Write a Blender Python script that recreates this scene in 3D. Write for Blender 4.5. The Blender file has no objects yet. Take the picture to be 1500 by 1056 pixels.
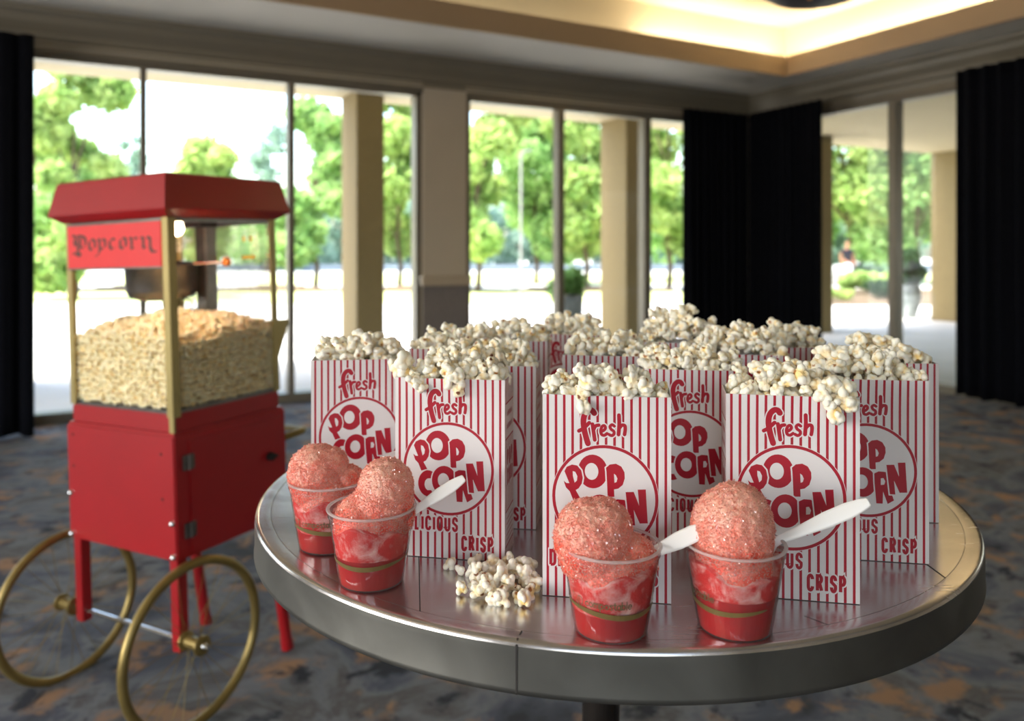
import bpy, bmesh, math, random
import numpy as np
from mathutils import Vector, Matrix, noise, geometry

random.seed(7)
rng = np.random.default_rng(7)
PI = math.pi
sc = bpy.context.scene
COL = sc.collection

# ------------------------------------------------------------------ camera, sky, sun, large lights, exposure
# world X runs along the back window wall, Y towards it; the camera looks 28.16 degrees to the right of +Y
YAW = math.radians(28.16)
CS, SN = math.cos(YAW), math.sin(YAW)
EYE = 1.252
FPX, HOR = 1146.0, 366.0
TH = 0.927                     # height of the table top

def W(cx, cz, z=0.0):
    """metres to the right of / ahead of the viewpoint -> world"""
    return Vector((cx * CS + cz * SN, -cx * SN + cz * CS, z))

def at(px, depth, z=0.0):
    return W((px - 750) / FPX * depth, depth, z)

cam = bpy.data.cameras.new('camera')
camo = bpy.data.objects.new('camera', cam)
COL.objects.link(camo)
camo.location = (0, 0, EYE)
camo.rotation_euler = (PI / 2, 0, -YAW)
cam.sensor_width = 36
cam.sensor_fit = 'HORIZONTAL'
cam.lens = FPX / 1500 * 36
cam.shift_y = -(528 - HOR) / 1500
cam.clip_start = 0.05
cam.clip_end = 500
cam.dof.use_dof = True
cam.dof.focus_distance = 0.75
cam.dof.aperture_fstop = 4.5
sc.camera = camo

sc.view_settings.view_transform = 'Standard'
sc.view_settings.look = 'None'
sc.view_settings.exposure = 0.0
sc.view_settings.gamma = 1
sc.view_settings.use_curve_mapping = False

world = bpy.data.worlds.new('world')
sc.world = world
world.use_nodes = True
wn = world.node_tree
sky = wn.nodes.new('ShaderNodeTexSky')
sky.sky_type = 'NISHITA'
sky.sun_disc = False
sky.sun_elevation = math.radians(58)
sky.sun_rotation = math.radians(-80)
sky.dust_density = 3.0
sky.air_density = 1.2
wn.links.new(sky.outputs[0], wn.nodes['Background'].inputs[0])
wn.nodes['Background'].inputs[1].default_value = 1.0

sunl = bpy.data.lights.new('sun', 'SUN')
sunl.energy = 15.0
sunl.angle = math.radians(0.6)
sunl.color = (1, 0.96, 0.88)
suno = bpy.data.objects.new('sun', sunl)
COL.objects.link(suno)
suno.rotation_euler = Vector((0.42, 0.02, -0.9)).to_track_quat('-Z', 'Y').to_euler()

def area_light(name, loc, target, sx, sy, energy, color):
    l = bpy.data.lights.new(name, 'AREA')
    l.shape = 'RECTANGLE'
    l.size, l.size_y, l.energy, l.color = sx, sy, energy, color
    o = bpy.data.objects.new(name, l)
    COL.objects.link(o)
    o.location = loc
    o.rotation_euler = (Vector(target) - Vector(loc)).to_track_quat('-Z', 'Y').to_euler()
    return o

# added area lights standing in for daylight from unseen openings beside and behind the viewpoint
area_light('side_fill_area', (-5.85, 0.8, 1.6), (0, 1.2, 1.0), 5.0, 2.2, 255, (1.0, 0.98, 0.95))
area_light('rear_fill_area', (-2.6, -3.85, 1.7), (0, 1.5, 1.0), 3.4, 2.2, 14, (1.0, 0.97, 0.93))

# ------------------------------------------------------------------ helpers
def lin(r, g, b):
    def f(c):
        c /= 255.0
        return c / 12.92 if c <= 0.04045 else ((c + 0.055) / 1.055) ** 2.4
    return (f(r), f(g), f(b), 1.0)

def mat(name, color, rough=0.5, metal=0.0, noise_amt=0.0, noise_scale=20.0, color2=None, bump=0.0, bump_scale=60.0, stretch=None, **kw):
    m = bpy.data.materials.new(name)
    m.use_nodes = True
    n, l = m.node_tree.nodes, m.node_tree.links
    b = n['Principled BSDF']
    b.inputs['Roughness'].default_value = rough
    b.inputs['Metallic'].default_value = metal
    for k, v in kw.items():
        b.inputs[k.replace('_', ' ')].default_value = v
    tc = n.new('ShaderNodeTexCoord')
    mp = n.new('ShaderNodeMapping')
    l.new(tc.outputs['Object'], mp.inputs[0])
    if stretch:
        mp.inputs['Scale'].default_value = stretch
    nz = n.new('ShaderNodeTexNoise')
    nz.inputs['Scale'].default_value = noise_scale
    nz.inputs['Detail'].default_value = 5
    l.new(mp.outputs[0], nz.inputs[0])
    c2 = color2 or tuple(c * (1 - noise_amt) for c in color[:3]) + (1,)
    mx = n.new('ShaderNodeValToRGB')
    mx.color_ramp.elements[0].position = 0.35
    mx.color_ramp.elements[1].position = 0.65
    mx.color_ramp.elements[0].color = color
    mx.color_ramp.elements[1].color = c2
    l.new(nz.outputs[0], mx.inputs[0])
    l.new(mx.outputs[0], b.inputs['Base Color'])
    if bump:
        nb = n.new('ShaderNodeTexNoise')
        nb.inputs['Scale'].default_value = bump_scale
        nb.inputs['Detail'].default_value = 4
        l.new(mp.outputs[0], nb.inputs[0])
        bp = n.new('ShaderNodeBump')
        bp.inputs['Strength'].default_value = bump
        bp.inputs['Distance'].default_value = 0.002
        l.new(nb.outputs[0], bp.inputs['Height'])
        l.new(bp.outputs[0], b.inputs['Normal'])
    return m

def clear_mat(name, tint=(1, 1, 1, 1), rough=0.02, refl=1.0, ior=1.45, milk=0.0):
    """thin clear sheet: mostly lets light straight through, mirrors a little more at grazing angles"""
    m = bpy.data.materials.new(name)
    m.use_nodes = True
    n, l = m.node_tree.nodes, m.node_tree.links
    n.remove(n['Principled BSDF'])
    tr = n.new('ShaderNodeBsdfTransparent')
    tr.inputs[0].default_value = tint
    gl = n.new('ShaderNodeBsdfGlossy')
    gl.inputs['Roughness'].default_value = rough
    fr = n.new('ShaderNodeFresnel')
    fr.inputs[0].default_value = ior
    mu = n.new('ShaderNodeMath')
    mu.operation = 'MULTIPLY'
    mu.inputs[1].default_value = refl
    mx = n.new('ShaderNodeMixShader')
    l.new(fr.outputs[0], mu.inputs[0])
    l.new(mu.outputs[0], mx.inputs[0])
    src = tr
    if milk:
        df = n.new('ShaderNodeBsdfTranslucent'); df.inputs[0].default_value = (1, 1, 1, 1)
        d2 = n.new('ShaderNodeBsdfDiffuse'); d2.inputs[0].default_value = (1, 1, 1, 1)
        m1 = n.new('ShaderNodeMixShader'); m1.inputs[0].default_value = .5
        l.new(d2.outputs[0], m1.inputs[1]); l.new(df.outputs[0], m1.inputs[2])
        m2 = n.new('ShaderNodeMixShader'); m2.inputs[0].default_value = milk
        l.new(tr.outputs[0], m2.inputs[1]); l.new(m1.outputs[0], m2.inputs[2])
        src = m2
    l.new(src.outputs[0], mx.inputs[1])
    l.new(gl.outputs[0], mx.inputs[2])
    l.new(mx.outputs[0], n['Material Output'].inputs[0])
    return m

def emit_mat(name, color, strength):
    m = bpy.data.materials.new(name)
    m.use_nodes = True
    b = m.node_tree.nodes['Principled BSDF']
    b.inputs['Base Color'].default_value = color
    b.inputs['Emission Color'].default_value = color
    b.inputs['Emission Strength'].default_value = strength
    return m

def tag(o, label=None, cat=None, group=None, kind=None):
    if label: o['label'] = label
    if cat: o['category'] = cat
    if group: o['group'] = group
    if kind: o['kind'] = kind
    return o

def empty(name, loc=(0, 0, 0), rz=0.0):
    o = bpy.data.objects.new(name, None)
    COL.objects.link(o)
    o.location = loc
    o.rotation_euler = (0, 0, rz)
    o.empty_display_size = 0.05
    return o

def link(name, me, mats, parent=None, smooth=False, loc=None, rot=None):
    if not isinstance(mats, (list, tuple)): mats = [mats]
    for m in mats: me.materials.append(m)
    if smooth:
        me.polygons.foreach_set('use_smooth', [True] * len(me.polygons))
    o = bpy.data.objects.new(name, me)
    COL.objects.link(o)
    if parent: o.parent = parent
    if loc is not None: o.location = loc
    if rot is not None: o.rotation_euler = rot
    return o

class MB:
    """collects shapes into one mesh"""
    def __init__(s):
        s.v, s.f, s.mi = [], [], []
    def add(s, verts, faces, mi=0):
        k = len(s.v)
        s.v += [tuple(p) for p in verts]
        s.f += [tuple(i + k for i in f) for f in faces]
        s.mi += [mi] * len(faces)
        return s
    def box(s, x0, x1, y0, y1, z0, z1, mi=0, bev=0.0, M=None):
        if bev > 0:
            bm = bmesh.new()
            bmesh.ops.create_cube(bm, size=1)
            for v in bm.verts:
                v.co = Vector((x0 + (v.co.x + .5) * (x1 - x0), y0 + (v.co.y + .5) * (y1 - y0), z0 + (v.co.z + .5) * (z1 - z0)))
            bmesh.ops.bevel(bm, geom=bm.edges[:], offset=bev, segments=2, affect='EDGES')
            bm.verts.ensure_lookup_table()
            vs = [v.co.copy() for v in bm.verts]
            fs = [[v.index for v in f.verts] for f in bm.faces]
            bm.free()
        else:
            vs = [Vector(p) for p in [(x0, y0, z0), (x1, y0, z0), (x1, y1, z0), (x0, y1, z0), (x0, y0, z1), (x1, y0, z1), (x1, y1, z1), (x0, y1, z1)]]
            fs = [(0, 3, 2, 1), (4, 5, 6, 7), (0, 1, 5, 4), (1, 2, 6, 5), (2, 3, 7, 6), (3, 0, 4, 7)]
        if M: vs = [M @ v for v in vs]
        return s.add(vs, fs, mi)
    def tube(s, pts, r, n=10, closed=False, mi=0, caps=True):
        pts = [Vector(p) for p in pts]
        rs = r if isinstance(r, (list, tuple)) else [r] * len(pts)
        N = len(pts)
        vs, fs = [], []
        prev = None
        for i, p in enumerate(pts):
            a = pts[(i - 1) % N] if (closed or i > 0) else p
            b = pts[(i + 1) % N] if (closed or i < N - 1) else p
            t = (b - a).normalized()
            if prev is None:
                up = Vector((0, 0, 1)) if abs(t.z) < 0.9 else Vector((1, 0, 0))
                prev = t.cross(up).normalized()
            u = (prev - t * prev.dot(t)).normalized()
            prev = u
            w = t.cross(u)
            for k in range(n):
                an = 2 * PI * k / n
                vs.append(p + (u * math.cos(an) + w * math.sin(an)) * rs[i])
        for i in range(N if closed else N - 1):
            j = (i + 1) % N
            for k in range(n):
                k2 = (k + 1) % n
                fs.append((i * n + k, i * n + k2, j * n + k2, j * n + k))
        if not closed and caps:
            fs.append(tuple(range(n - 1, -1, -1)))
            fs.append(tuple((N - 1) * n + k for k in range(n)))
        return s.add(vs, fs, mi)
    def lathe(s, prof, n=48, mi=0, M=None, close=False):
        vs, fs = [], []
        for (r, z) in prof:
            for k in range(n):
                a = 2 * PI * k / n
                p = Vector((r * math.cos(a), r * math.sin(a), z))
                vs.append(M @ p if M else p)
        m = len(prof)
        for i in range(m if close else m - 1):
            j = (i + 1) % m
            for k in range(n):
                k2 = (k + 1) % n
                fs.append((i * n + k, i * n + k2, j * n + k2, j * n + k))
        return s.add(vs, fs, mi)
    def disc(s, r, z, n=48, mi=0, M=None, flip=False):
        vs = [Vector((r * math.cos(2 * PI * k / n), r * math.sin(2 * PI * k / n), z)) for k in range(n)]
        if M: vs = [M @ v for v in vs]
        f = tuple(range(n))
        return s.add(vs, [f[::-1] if flip else f], mi)
    def mesh(s, name):
        me = bpy.data.meshes.new(name)
        me.from_pydata(s.v, [], s.f)
        me.polygons.foreach_set('material_index', s.mi)
        me.update()
        return me
    def build(s, name, mats, parent=None, smooth=False, loc=None, rot=None, auto=None):
        me = s.mesh(name)
        o = link(name, me, mats, parent, smooth, loc, rot)
        if auto:
            me.polygons.foreach_set('use_smooth', [True] * len(me.polygons))
            bm = bmesh.new(); bm.from_mesh(me)
            for e in bm.edges:
                if len(e.link_faces) == 2 and e.calc_face_angle(0) > auto: e.smooth = False
            bm.to_mesh(me); bm.free()
        return o

def struct(o):
    o['kind'] = 'structure'
    return o

# ------------------------------------------------------------------ flat lettering (printed shapes) made of polygons
class Print:
    """2-D shapes in face units; each later shape lies a hair above the earlier ones"""
    def __init__(s):
        s.items = []      # (tris/polys [(pts, faces)], material, height)
        s.h = 0.00002
    def layer(s): s.h += 0.000022
    def poly(s, pts, holes=(), mi=0):
        loops = [[Vector((p[0], p[1], 0)) for p in pts]] + [[Vector((p[0], p[1], 0)) for p in h] for h in holes]
        tr = geometry.tessellate_polygon(loops)
        flat = [p for lp in loops for p in lp]
        fs = []
        for t in tr:
            a, b, c = (flat[i] for i in t)
            if (b - a).cross(c - a).z < 0: t = (t[0], t[2], t[1])
            fs.append(tuple(t))
        s.items.append(([(p.x, p.y) for p in flat], fs, mi, s.h))
        s.h += 0.000002
    def stroke(s, pts, w, closed=False, mi=0, cap=True):
        P = [Vector((p[0], p[1])) for p in pts]
        N = len(P)
        ws = w if isinstance(w, (list, tuple)) else [w] * N
        L, R = [], []
        for i in range(N):
            a = P[(i - 1) % N] if (closed or i > 0) else None
            b = P[(i + 1) % N] if (closed or i < N - 1) else None
            d1 = (P[i] - a).normalized() if a is not None else None
            d2 = (b - P[i]).normalized() if b is not None else None
            if d1 is None: d1 = d2
            if d2 is None: d2 = d1
            t = d1 + d2
            t = t.normalized() if t.length > 1e-6 else d1
            nrm = Vector((-t.y, t.x))
            k = max(0.45, abs(nrm.dot(Vector((-d1.y, d1.x)))))
            hw = ws[i] / 2 / k
            p = P[i]
            if cap and not closed:
                if i == 0: p = p - d2 * ws[i] * .0
            L.append(p + nrm * hw); R.append(p - nrm * hw)
        vs = [(p.x, p.y) for p in L] + [(p.x, p.y) for p in R]
        fs = []
        for i in range(N if closed else N - 1):
            j = (i + 1) % N
            fs.append((i, N + i, N + j, j))
        s.items.append((vs, fs, mi, s.h))
        s.h += 0.000002
        if cap and not closed:
            for e, wd in ((P[0], ws[0]), (P[-1], ws[-1])):
                s.poly([(e.x + wd / 2 * math.cos(a * PI / 5), e.y + wd / 2 * math.sin(a * PI / 5)) for a in range(10)], mi=mi)
    def to(s, mb, fn, mbase=0):
        """fn(x, y, h) -> 3-D point"""
        for vs, fs, mi, h in s.items:
            mb.add([fn(x, y, h) for x, y in vs], fs, mi + mbase)

def arc(cx, cy, rx, ry, a0, a1, n=16):
    return [(cx + rx * math.cos(math.radians(a0 + (a1 - a0) * i / n)), cy + ry * math.sin(math.radians(a0 + (a1 - a0) * i / n))) for i in range(n + 1)]

# narrow capitals on a 1 x 1 cell, y up; a few strokes each
CAPS = {
 'D': ([[(.1, 0), (.1, 1), (.45, 1)] + arc(.45, .75, .45, .25, 90, 0, 6) + arc(.45, .25, .45, .25, 0, -90, 6) + [(.1, 0)]], 1),
 'E': ([[(.9, 0), (.1, 0), (.1, 1), (.9, 1)], [(.1, .52), (.75, .52)]], .85),
 'L': ([[(.1, 1), (.1, 0), (.85, 0)]], .85),
 'I': ([[(.5, 0), (.5, 1)]], .5),
 'C': ([arc(.5, .74, .4, .26, 0, 180, 8) + arc(.5, .26, .4, .26, 180, 360, 8)], 1),
 'O': ([arc(.5, .74, .4, .26, 0, 180, 8) + arc(.5, .26, .4, .26, 180, 360, 8) + [(.9, .74)]], 1),
 'U': ([[(.1, 1), (.1, .26)] + arc(.5, .26, .4, .26, 180, 360, 8) + [(.9, 1)]], 1),
 'S': ([[(.88, .72)] + arc(.5, .76, .38, .24, 0, 180, 8) + [(.14, .62), (.86, .38)] + arc(.5, .24, .38, .24, 0, -180, 8) + [(.12, .28)]], 1),
 'R': ([[(.1, 0), (.1, 1), (.5, 1)] + arc(.5, .77, .38, .23, 90, -90, 8) + [(.1, .54)], [(.5, .54), (.9, 0)]], 1),
 'P': ([[(.1, 0), (.1, 1), (.5, 1)] + arc(.5, .74, .38, .26, 90, -90, 8) + [(.1, .48)]], 1),
}
def caps_word(pr, word, x0, x1, y0, y1, wd, red, white, outline=0.010):
    tot = sum(CAPS[c][1] for c in word) + .07 * (len(word) - 1)
    k = (x1 - x0) / tot
    for phase in (0, 1):
        x = x0
        for c in word:
            st, adv = CAPS[c]
            sx = k * (adv if c != 'I' else 1)
            off = 0 if c != 'I' else -k * .25
            for s in st:
                pts = [(x + off + wd * .5 + p[0] * (sx - wd), y0 + wd / 2 + p[1] * (y1 - y0 - wd)) for p in s]
                if phase == 0: pr.stroke(pts, wd + outline * 2, mi=white)
                else: pr.stroke(pts, wd, mi=red, cap=False)
            x += k * (adv + .07)
        pr.layer()

# small lowercase letters, x-height 1
LOW = {
 'a': [arc(.35, .5, .33, .46, 0, 360, 12), [(.68, .95), (.68, 0)]],
 'b': [arc(.37, .5, .33, .46, 0, 360, 12), [(.04, 1.6), (.04, 0)]],
 'c': [arc(.4, .5, .36, .46, 50, 310, 12)],
 'e': [[(.05, .5), (.72, .5)] + arc(.4, .5, .34, .46, 0, 310, 12)],
 'l': [[(.1, 1.6), (.1, 0)]],
 'm': [[(.05, 0), (.05, 1)], arc(.28, .7, .22, .28, 180, 0, 6) + [(.5, 0)], arc(.73, .7, .22, .28, 180, 0, 6) + [(.95, 0)]],
 'o': [arc(.4, .5, .36, .46, 0, 360, 12)],
 'p': [arc(.4, .5, .33, .46, 0, 360, 12), [(.06, 1), (.06, -.5)]],
 's': [[(.55, .85)] + arc(.32, .75, .24, .22, 40, 180, 5) + [(.5, .4)] + arc(.32, .25, .24, .22, 0, -140, 5)],
 't': [[(.25, 1.4), (.25, .2), (.5, 0)], [(0, 1), (.5, 1)]],
}
LOWW = {'a': .9, 'b': .9, 'c': .85, 'e': .95, 'l': .35, 'm': 1.2, 'o': .98, 'p': .95, 's': .75, 't': .65}
def low_word(pr, word, x, y, h, wd, mi=0):
    for c in word:
        for s in LOW[c]:
            pr.stroke([(x + p[0] * h, y + p[1] * h) for p in s], wd, mi=mi)
        x += LOWW[c] * h
    return x

# ------------------------------------------------------------------ materials
M = {}
M['wall'] = mat('warm_grey_paint', lin(178, 166, 148), .7, noise_amt=.04, noise_scale=3)
M['wall_low'] = mat('grey_vinyl_wallcovering', lin(120, 112, 108), .6, noise_amt=.15, noise_scale=40)
M['trim'] = mat('taupe_trim_paint', lin(120, 112, 96), .45, noise_amt=.05, noise_scale=5)
M['frame'] = mat('bronze_window_frame', lin(120, 112, 98), .4, .3, noise_amt=.08, noise_scale=8)
M['ceiling'] = mat('off_white_ceiling_paint', lin(186, 180, 168), .8, noise_amt=.04, noise_scale=2)
M['fascia'] = mat('tan_tray_paint', lin(158, 134, 106), .7, noise_amt=.04, noise_scale=2)
M['tray'] = mat('cream_tray_paint', lin(206, 192, 160), .8, noise_amt=.03, noise_scale=2)
M['stucco'] = mat('sand_stucco', lin(126, 110, 74), .9, noise_amt=.12, noise_scale=30, bump=.4, bump_scale=80)
M['soffit'] = mat('cream_porch_soffit', lin(172, 158, 126), .8, noise_amt=.05, noise_scale=3)
M['curtain'] = mat('black_drape_cloth', lin(13, 14, 20), .95, Specular_IOR_Level=.08, noise_amt=.3, noise_scale=60, bump=.3, bump_scale=400)
M['concrete'] = mat('pale_concrete', lin(205, 203, 198), .85, noise_amt=.1, noise_scale=1.2, bump=.2)
M['asphalt'] = mat('sun_bleached_asphalt', lin(188, 186, 180), .9, noise_amt=.08, noise_scale=.6)
M['lawn'] = mat('dry_summer_lawn', lin(176, 190, 110), .95, color2=lin(205, 205, 150), noise_scale=.8)
M['mulch'] = mat('brown_mulch', lin(105, 88, 66), .95, noise_amt=.4, noise_scale=6, bump=.6)
M['glass'] = clear_mat('clear_window_glass', (.97, .985, .975, 1), .01, .45)
M['case_glass'] = clear_mat('clear_case_pane', (.985, .985, .98, 1), .03, .5)
M['cup_plastic'] = clear_mat('clear_cup_plastic', (.99, .99, .99, 1), .1, .8, 1.4, .05)
M['cup_rim'] = clear_mat('clear_cup_rim_plastic', (.99, .99, .99, 1), .12, .6, 1.3, .38)
M['red_metal'] = mat('glossy_red_enamel', lin(160, 10, 20), .38, noise_amt=.08, noise_scale=6, Coat_Weight=.3, Coat_Roughness=.2)
M['red_sign'] = mat('bright_red_sign_face', lin(225, 34, 38), .45, noise_amt=.03)
M['sign_ink'] = mat('dark_maroon_sign_ink', lin(92, 26, 16), .5)
M['gold'] = mat('antique_gold_paint', lin(150, 128, 74), .35, .6, noise_amt=.15, noise_scale=20)
M['gold_post'] = mat('gold_anodised_post', lin(176, 158, 104), .38, .55, noise_amt=.08, noise_scale=10)
M['chrome'] = mat('chrome', lin(215, 215, 215), .15, 1.0)
M['steel'] = mat('brushed_kettle_steel', lin(140, 136, 132), .3, .95, noise_amt=.2, noise_scale=30)
M['dark'] = mat('black_plastic', lin(28, 26, 26), .5)
M['orange_knob'] = mat('orange_wood_knob', lin(226, 140, 50), .4, noise_amt=.15, noise_scale=40)
M['yellow'] = mat('yellow_sticker', lin(220, 186, 40), .5)
M['white_plastic'] = mat('white_spoon_plastic', lin(252, 249, 246), .3)
M['green_ink'] = mat('olive_green_ink', lin(112, 92, 50), .5, noise_amt=.1, noise_scale=90)
M['grey_ink'] = mat('grey_green_ink', lin(98, 92, 62), .5)
M['pot'] = mat('weathered_grey_glaze', lin(150, 158, 158), .35, color2=lin(100, 108, 108), noise_scale=8)
M['bark'] = mat('brown_bark', lin(98, 80, 62), .95, noise_amt=.4, noise_scale=12, bump=.6)
M['pole'] = mat('grey_lamp_post_metal', lin(150, 146, 140), .5, .4)
M['car'] = mat('pale_teal_car_paint', lin(150, 205, 205), .25, Coat_Weight=.6)
M['car_dark'] = mat('dark_car_glass', lin(40, 48, 55), .1)
M['skin'] = mat('warm_skin', lin(160, 112, 84), .6)
M['black_shirt'] = mat('black_cotton_shirt', lin(30, 28, 36), .9)
M['white_shorts'] = mat('white_cotton_shorts', lin(226, 230, 236), .9)
M['hair'] = mat('dark_brown_hair', lin(60, 42, 30), .8)

def leaf_mat(name, c1, c2):
    m = bpy.data.materials.new(name)
    m.use_nodes = True
    n, l = m.node_tree.nodes, m.node_tree.links
    n.remove(n['Principled BSDF'])
    tc = n.new('ShaderNodeTexCoord')
    nz = n.new('ShaderNodeTexNoise'); nz.inputs['Scale'].default_value = 1.6; nz.inputs['Detail'].default_value = 6
    cr = n.new('ShaderNodeValToRGB')
    cr.color_ramp.elements[0].position = .38; cr.color_ramp.elements[1].position = .62
    cr.color_ramp.elements[0].color = c1; cr.color_ramp.elements[1].color = c2
    d = n.new('ShaderNodeBsdfDiffuse'); t = n.new('ShaderNodeBsdfTranslucent'); mx = n.new('ShaderNodeMixShader')
    mx.inputs[0].default_value = .5
    l.new(tc.outputs['Object'], nz.inputs[0]); l.new(nz.outputs[0], cr.inputs[0])
    l.new(cr.outputs[0], d.inputs[0]); l.new(cr.outputs[0], t.inputs[0])
    l.new(d.outputs[0], mx.inputs[1]); l.new(t.outputs[0], mx.inputs[2])
    l.new(mx.outputs[0], n['Material Output'].inputs[0])
    return m
M['leaf_bright'] = leaf_mat('bright_spring_leaves', lin(142, 174, 98), lin(200, 216, 142))
M['leaf_mid'] = leaf_mat('mid_green_leaves', lin(128, 168, 100), lin(182, 210, 140))
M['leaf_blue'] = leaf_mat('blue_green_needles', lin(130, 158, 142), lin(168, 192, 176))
M['leaf_dark'] = leaf_mat('dark_shrub_leaves', lin(46, 72, 50), lin(74, 104, 70))
M['flower'] = leaf_mat('white_flowers', lin(235, 235, 230), lin(250, 250, 245))

def carpet_mat():
    m = bpy.data.materials.new('abstract_hotel_carpet')
    m.use_nodes = True
    n, l = m.node_tree.nodes, m.node_tree.links
    b = n['Principled BSDF']; b.inputs['Roughness'].default_value = .95
    tc = n.new('ShaderNodeTexCoord')
    def nz(scale, stretch, rot, detail=6, dist=.6):
        mp = n.new('ShaderNodeMapping'); mp.inputs['Scale'].default_value = stretch; mp.inputs['Rotation'].default_value = (0, 0, rot)
        t = n.new('ShaderNodeTexNoise'); t.inputs['Scale'].default_value = scale; t.inputs['Detail'].default_value = detail
        t.inputs['Distortion'].default_value = dist; t.inputs['Roughness'].default_value = .62
        l.new(tc.outputs['Object'], mp.inputs[0]); l.new(mp.outputs[0], t.inputs[0])
        return t.outputs[0]
    def ramp(src, stops):
        r = n.new('ShaderNodeValToRGB')
        while len(r.color_ramp.elements) < len(stops): r.color_ramp.elements.new(.5)
        for e, (p, c) in zip(r.color_ramp.elements, stops): e.position = p; e.color = c
        l.new(src, r.inputs[0]); return r.outputs[0]
    base = ramp(nz(2.6, (1, 1.1, 1), .5), [(.3, lin(48, 50, 56)), (.44, lin(80, 85, 97)), (.52, lin(112, 115, 119)), (.6, lin(84, 82, 82)), (.72, lin(126, 127, 128))])
    tan = ramp(nz(2.4, (1, 1.6, 1), .9, 8, .9), [(.0, lin(128, 106, 86)), (1.0, lin(172, 126, 82))])
    tmask = ramp(nz(4.6, (1, 1.1, 1), .3, 10, .3), [(.54, (0, 0, 0, 1)), (.63, (.9, .9, .9, 1))])
    navy = ramp(nz(3.2, (1, 1.7, 1), 1.2, 9, .9), [(.0, lin(30, 32, 40)), (1, lin(44, 47, 56))])
    nmask = ramp(nz(5.2, (1, 1.15, 1), .7, 10, .3), [(.57, (0, 0, 0, 1)), (.64, (1, 1, 1, 1))])
    def mix(f, a, c):
        x = n.new('ShaderNodeMix'); x.data_type = 'RGBA'
        l.new(f, x.inputs['Factor']); l.new(a, x.inputs['A']); l.new(c, x.inputs['B']); return x.outputs['Result']
    c = mix(tmask, base, tan)
    c = mix(nmask, c, navy)
    l.new(c, b.inputs['Base Color'])
    pile = n.new('ShaderNodeTexNoise'); pile.inputs['Scale'].default_value = 300
    l.new(tc.outputs['Object'], pile.inputs[0])
    bp = n.new('ShaderNodeBump'); bp.inputs['Strength'].default_value = .5; bp.inputs['Distance'].default_value = .003
    l.new(pile.outputs[0], bp.inputs['Height']); l.new(bp.outputs[0], b.inputs['Normal'])
    return m
M['carpet'] = carpet_mat()

def zinc_mat(name, base, rough, brushed=True):
    m = bpy.data.materials.new(name)
    m.use_nodes = True
    n, l = m.node_tree.nodes, m.node_tree.links
    b = n['Principled BSDF']; b.inputs['Metallic'].default_value = .92
    tc = n.new('ShaderNodeTexCoord')
    mp = n.new('ShaderNodeMapping'); mp.inputs['Scale'].default_value = (3, 60, 3) if brushed else (1, 1, 1)
    mp.inputs['Rotation'].default_value = (0, 0, .45)
    a = n.new('ShaderNodeTexNoise'); a.inputs['Scale'].default_value = 6; a.inputs['Detail'].default_value = 6
    l.new(tc.outputs['Object'], mp.inputs[0]); l.new(mp.outputs[0], a.inputs[0])
    c = n.new('ShaderNodeTexNoise'); c.inputs['Scale'].default_value = 9; c.inputs['Detail'].default_value = 8; c.inputs['Distortion'].default_value = 1.2
    l.new(tc.outputs['Object'], c.inputs[0])
    cr = n.new('ShaderNodeValToRGB')
    cr.color_ramp.elements[0].position = .35; cr.color_ramp.elements[1].position = .7
    cr.color_ramp.elements[0].color = tuple(x * .72 for x in base[:3]) + (1,); cr.color_ramp.elements[1].color = base
    l.new(c.outputs[0], cr.inputs[0]); l.new(cr.outputs[0], b.inputs['Base Color'])
    ad = n.new('ShaderNodeMapRange')
    ad.inputs['To Min'].default_value = rough - .04; ad.inputs['To Max'].default_value = rough + .09
    ml = n.new('ShaderNodeMath'); ml.operation = 'ADD'
    l.new(a.outputs[0], ml.inputs[0]); l.new(c.outputs[0], ml.inputs[1])
    ad.inputs['From Min'].default_value = .6; ad.inputs['From Max'].default_value = 1.4
    l.new(ml.outputs[0], ad.inputs['Value']); l.new(ad.outputs[0], b.inputs['Roughness'])
    bp = n.new('ShaderNodeBump'); bp.inputs['Strength'].default_value = .02; bp.inputs['Distance'].default_value = .0004
    l.new(a.outputs[0], bp.inputs['Height']); l.new(bp.outputs[0], b.inputs['Normal'])
    return m
M['zinc_top'] = zinc_mat('brushed_zinc_top', lin(216, 212, 212), .2)
M['zinc_edge'] = zinc_mat('dull_zinc_edge', lin(118, 117, 112), .45, False)
M['seam'] = mat('dark_solder_seam', lin(60, 56, 54), .6, .5)
M['post_dark'] = mat('dark_steel_pedestal', lin(58, 52, 48), .35, .8, noise_amt=.2)

def popcorn_mat():
    m = bpy.data.materials.new('popped_corn')
    m.use_nodes = True
    n, l = m.node_tree.nodes, m.node_tree.links
    b = n['Principled BSDF']; b.inputs['Roughness'].default_value = .6
    b.inputs['Subsurface Weight'].default_value = .12
    b.inputs['Subsurface Radius'].default_value = (.004, .003, .0015)
    b.inputs['Subsurface Scale'].default_value = 1.0
    at_ = n.new('ShaderNodeAttribute'); at_.attribute_name = 'tint'
    l.new(at_.outputs['Color'], b.inputs['Base Color'])
    tc = n.new('ShaderNodeTexCoord')
    nb = n.new('ShaderNodeTexNoise'); nb.inputs['Scale'].default_value = 700; nb.inputs['Detail'].default_value = 3
    l.new(tc.outputs['Object'], nb.inputs[0])
    bp = n.new('ShaderNodeBump'); bp.inputs['Strength'].default_value = .35; bp.inputs['Distance'].default_value = .0006
    l.new(nb.outputs[0], bp.inputs['Height']); l.new(bp.outputs[0], b.inputs['Normal'])
    return m
M['popcorn'] = popcorn_mat()

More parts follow.
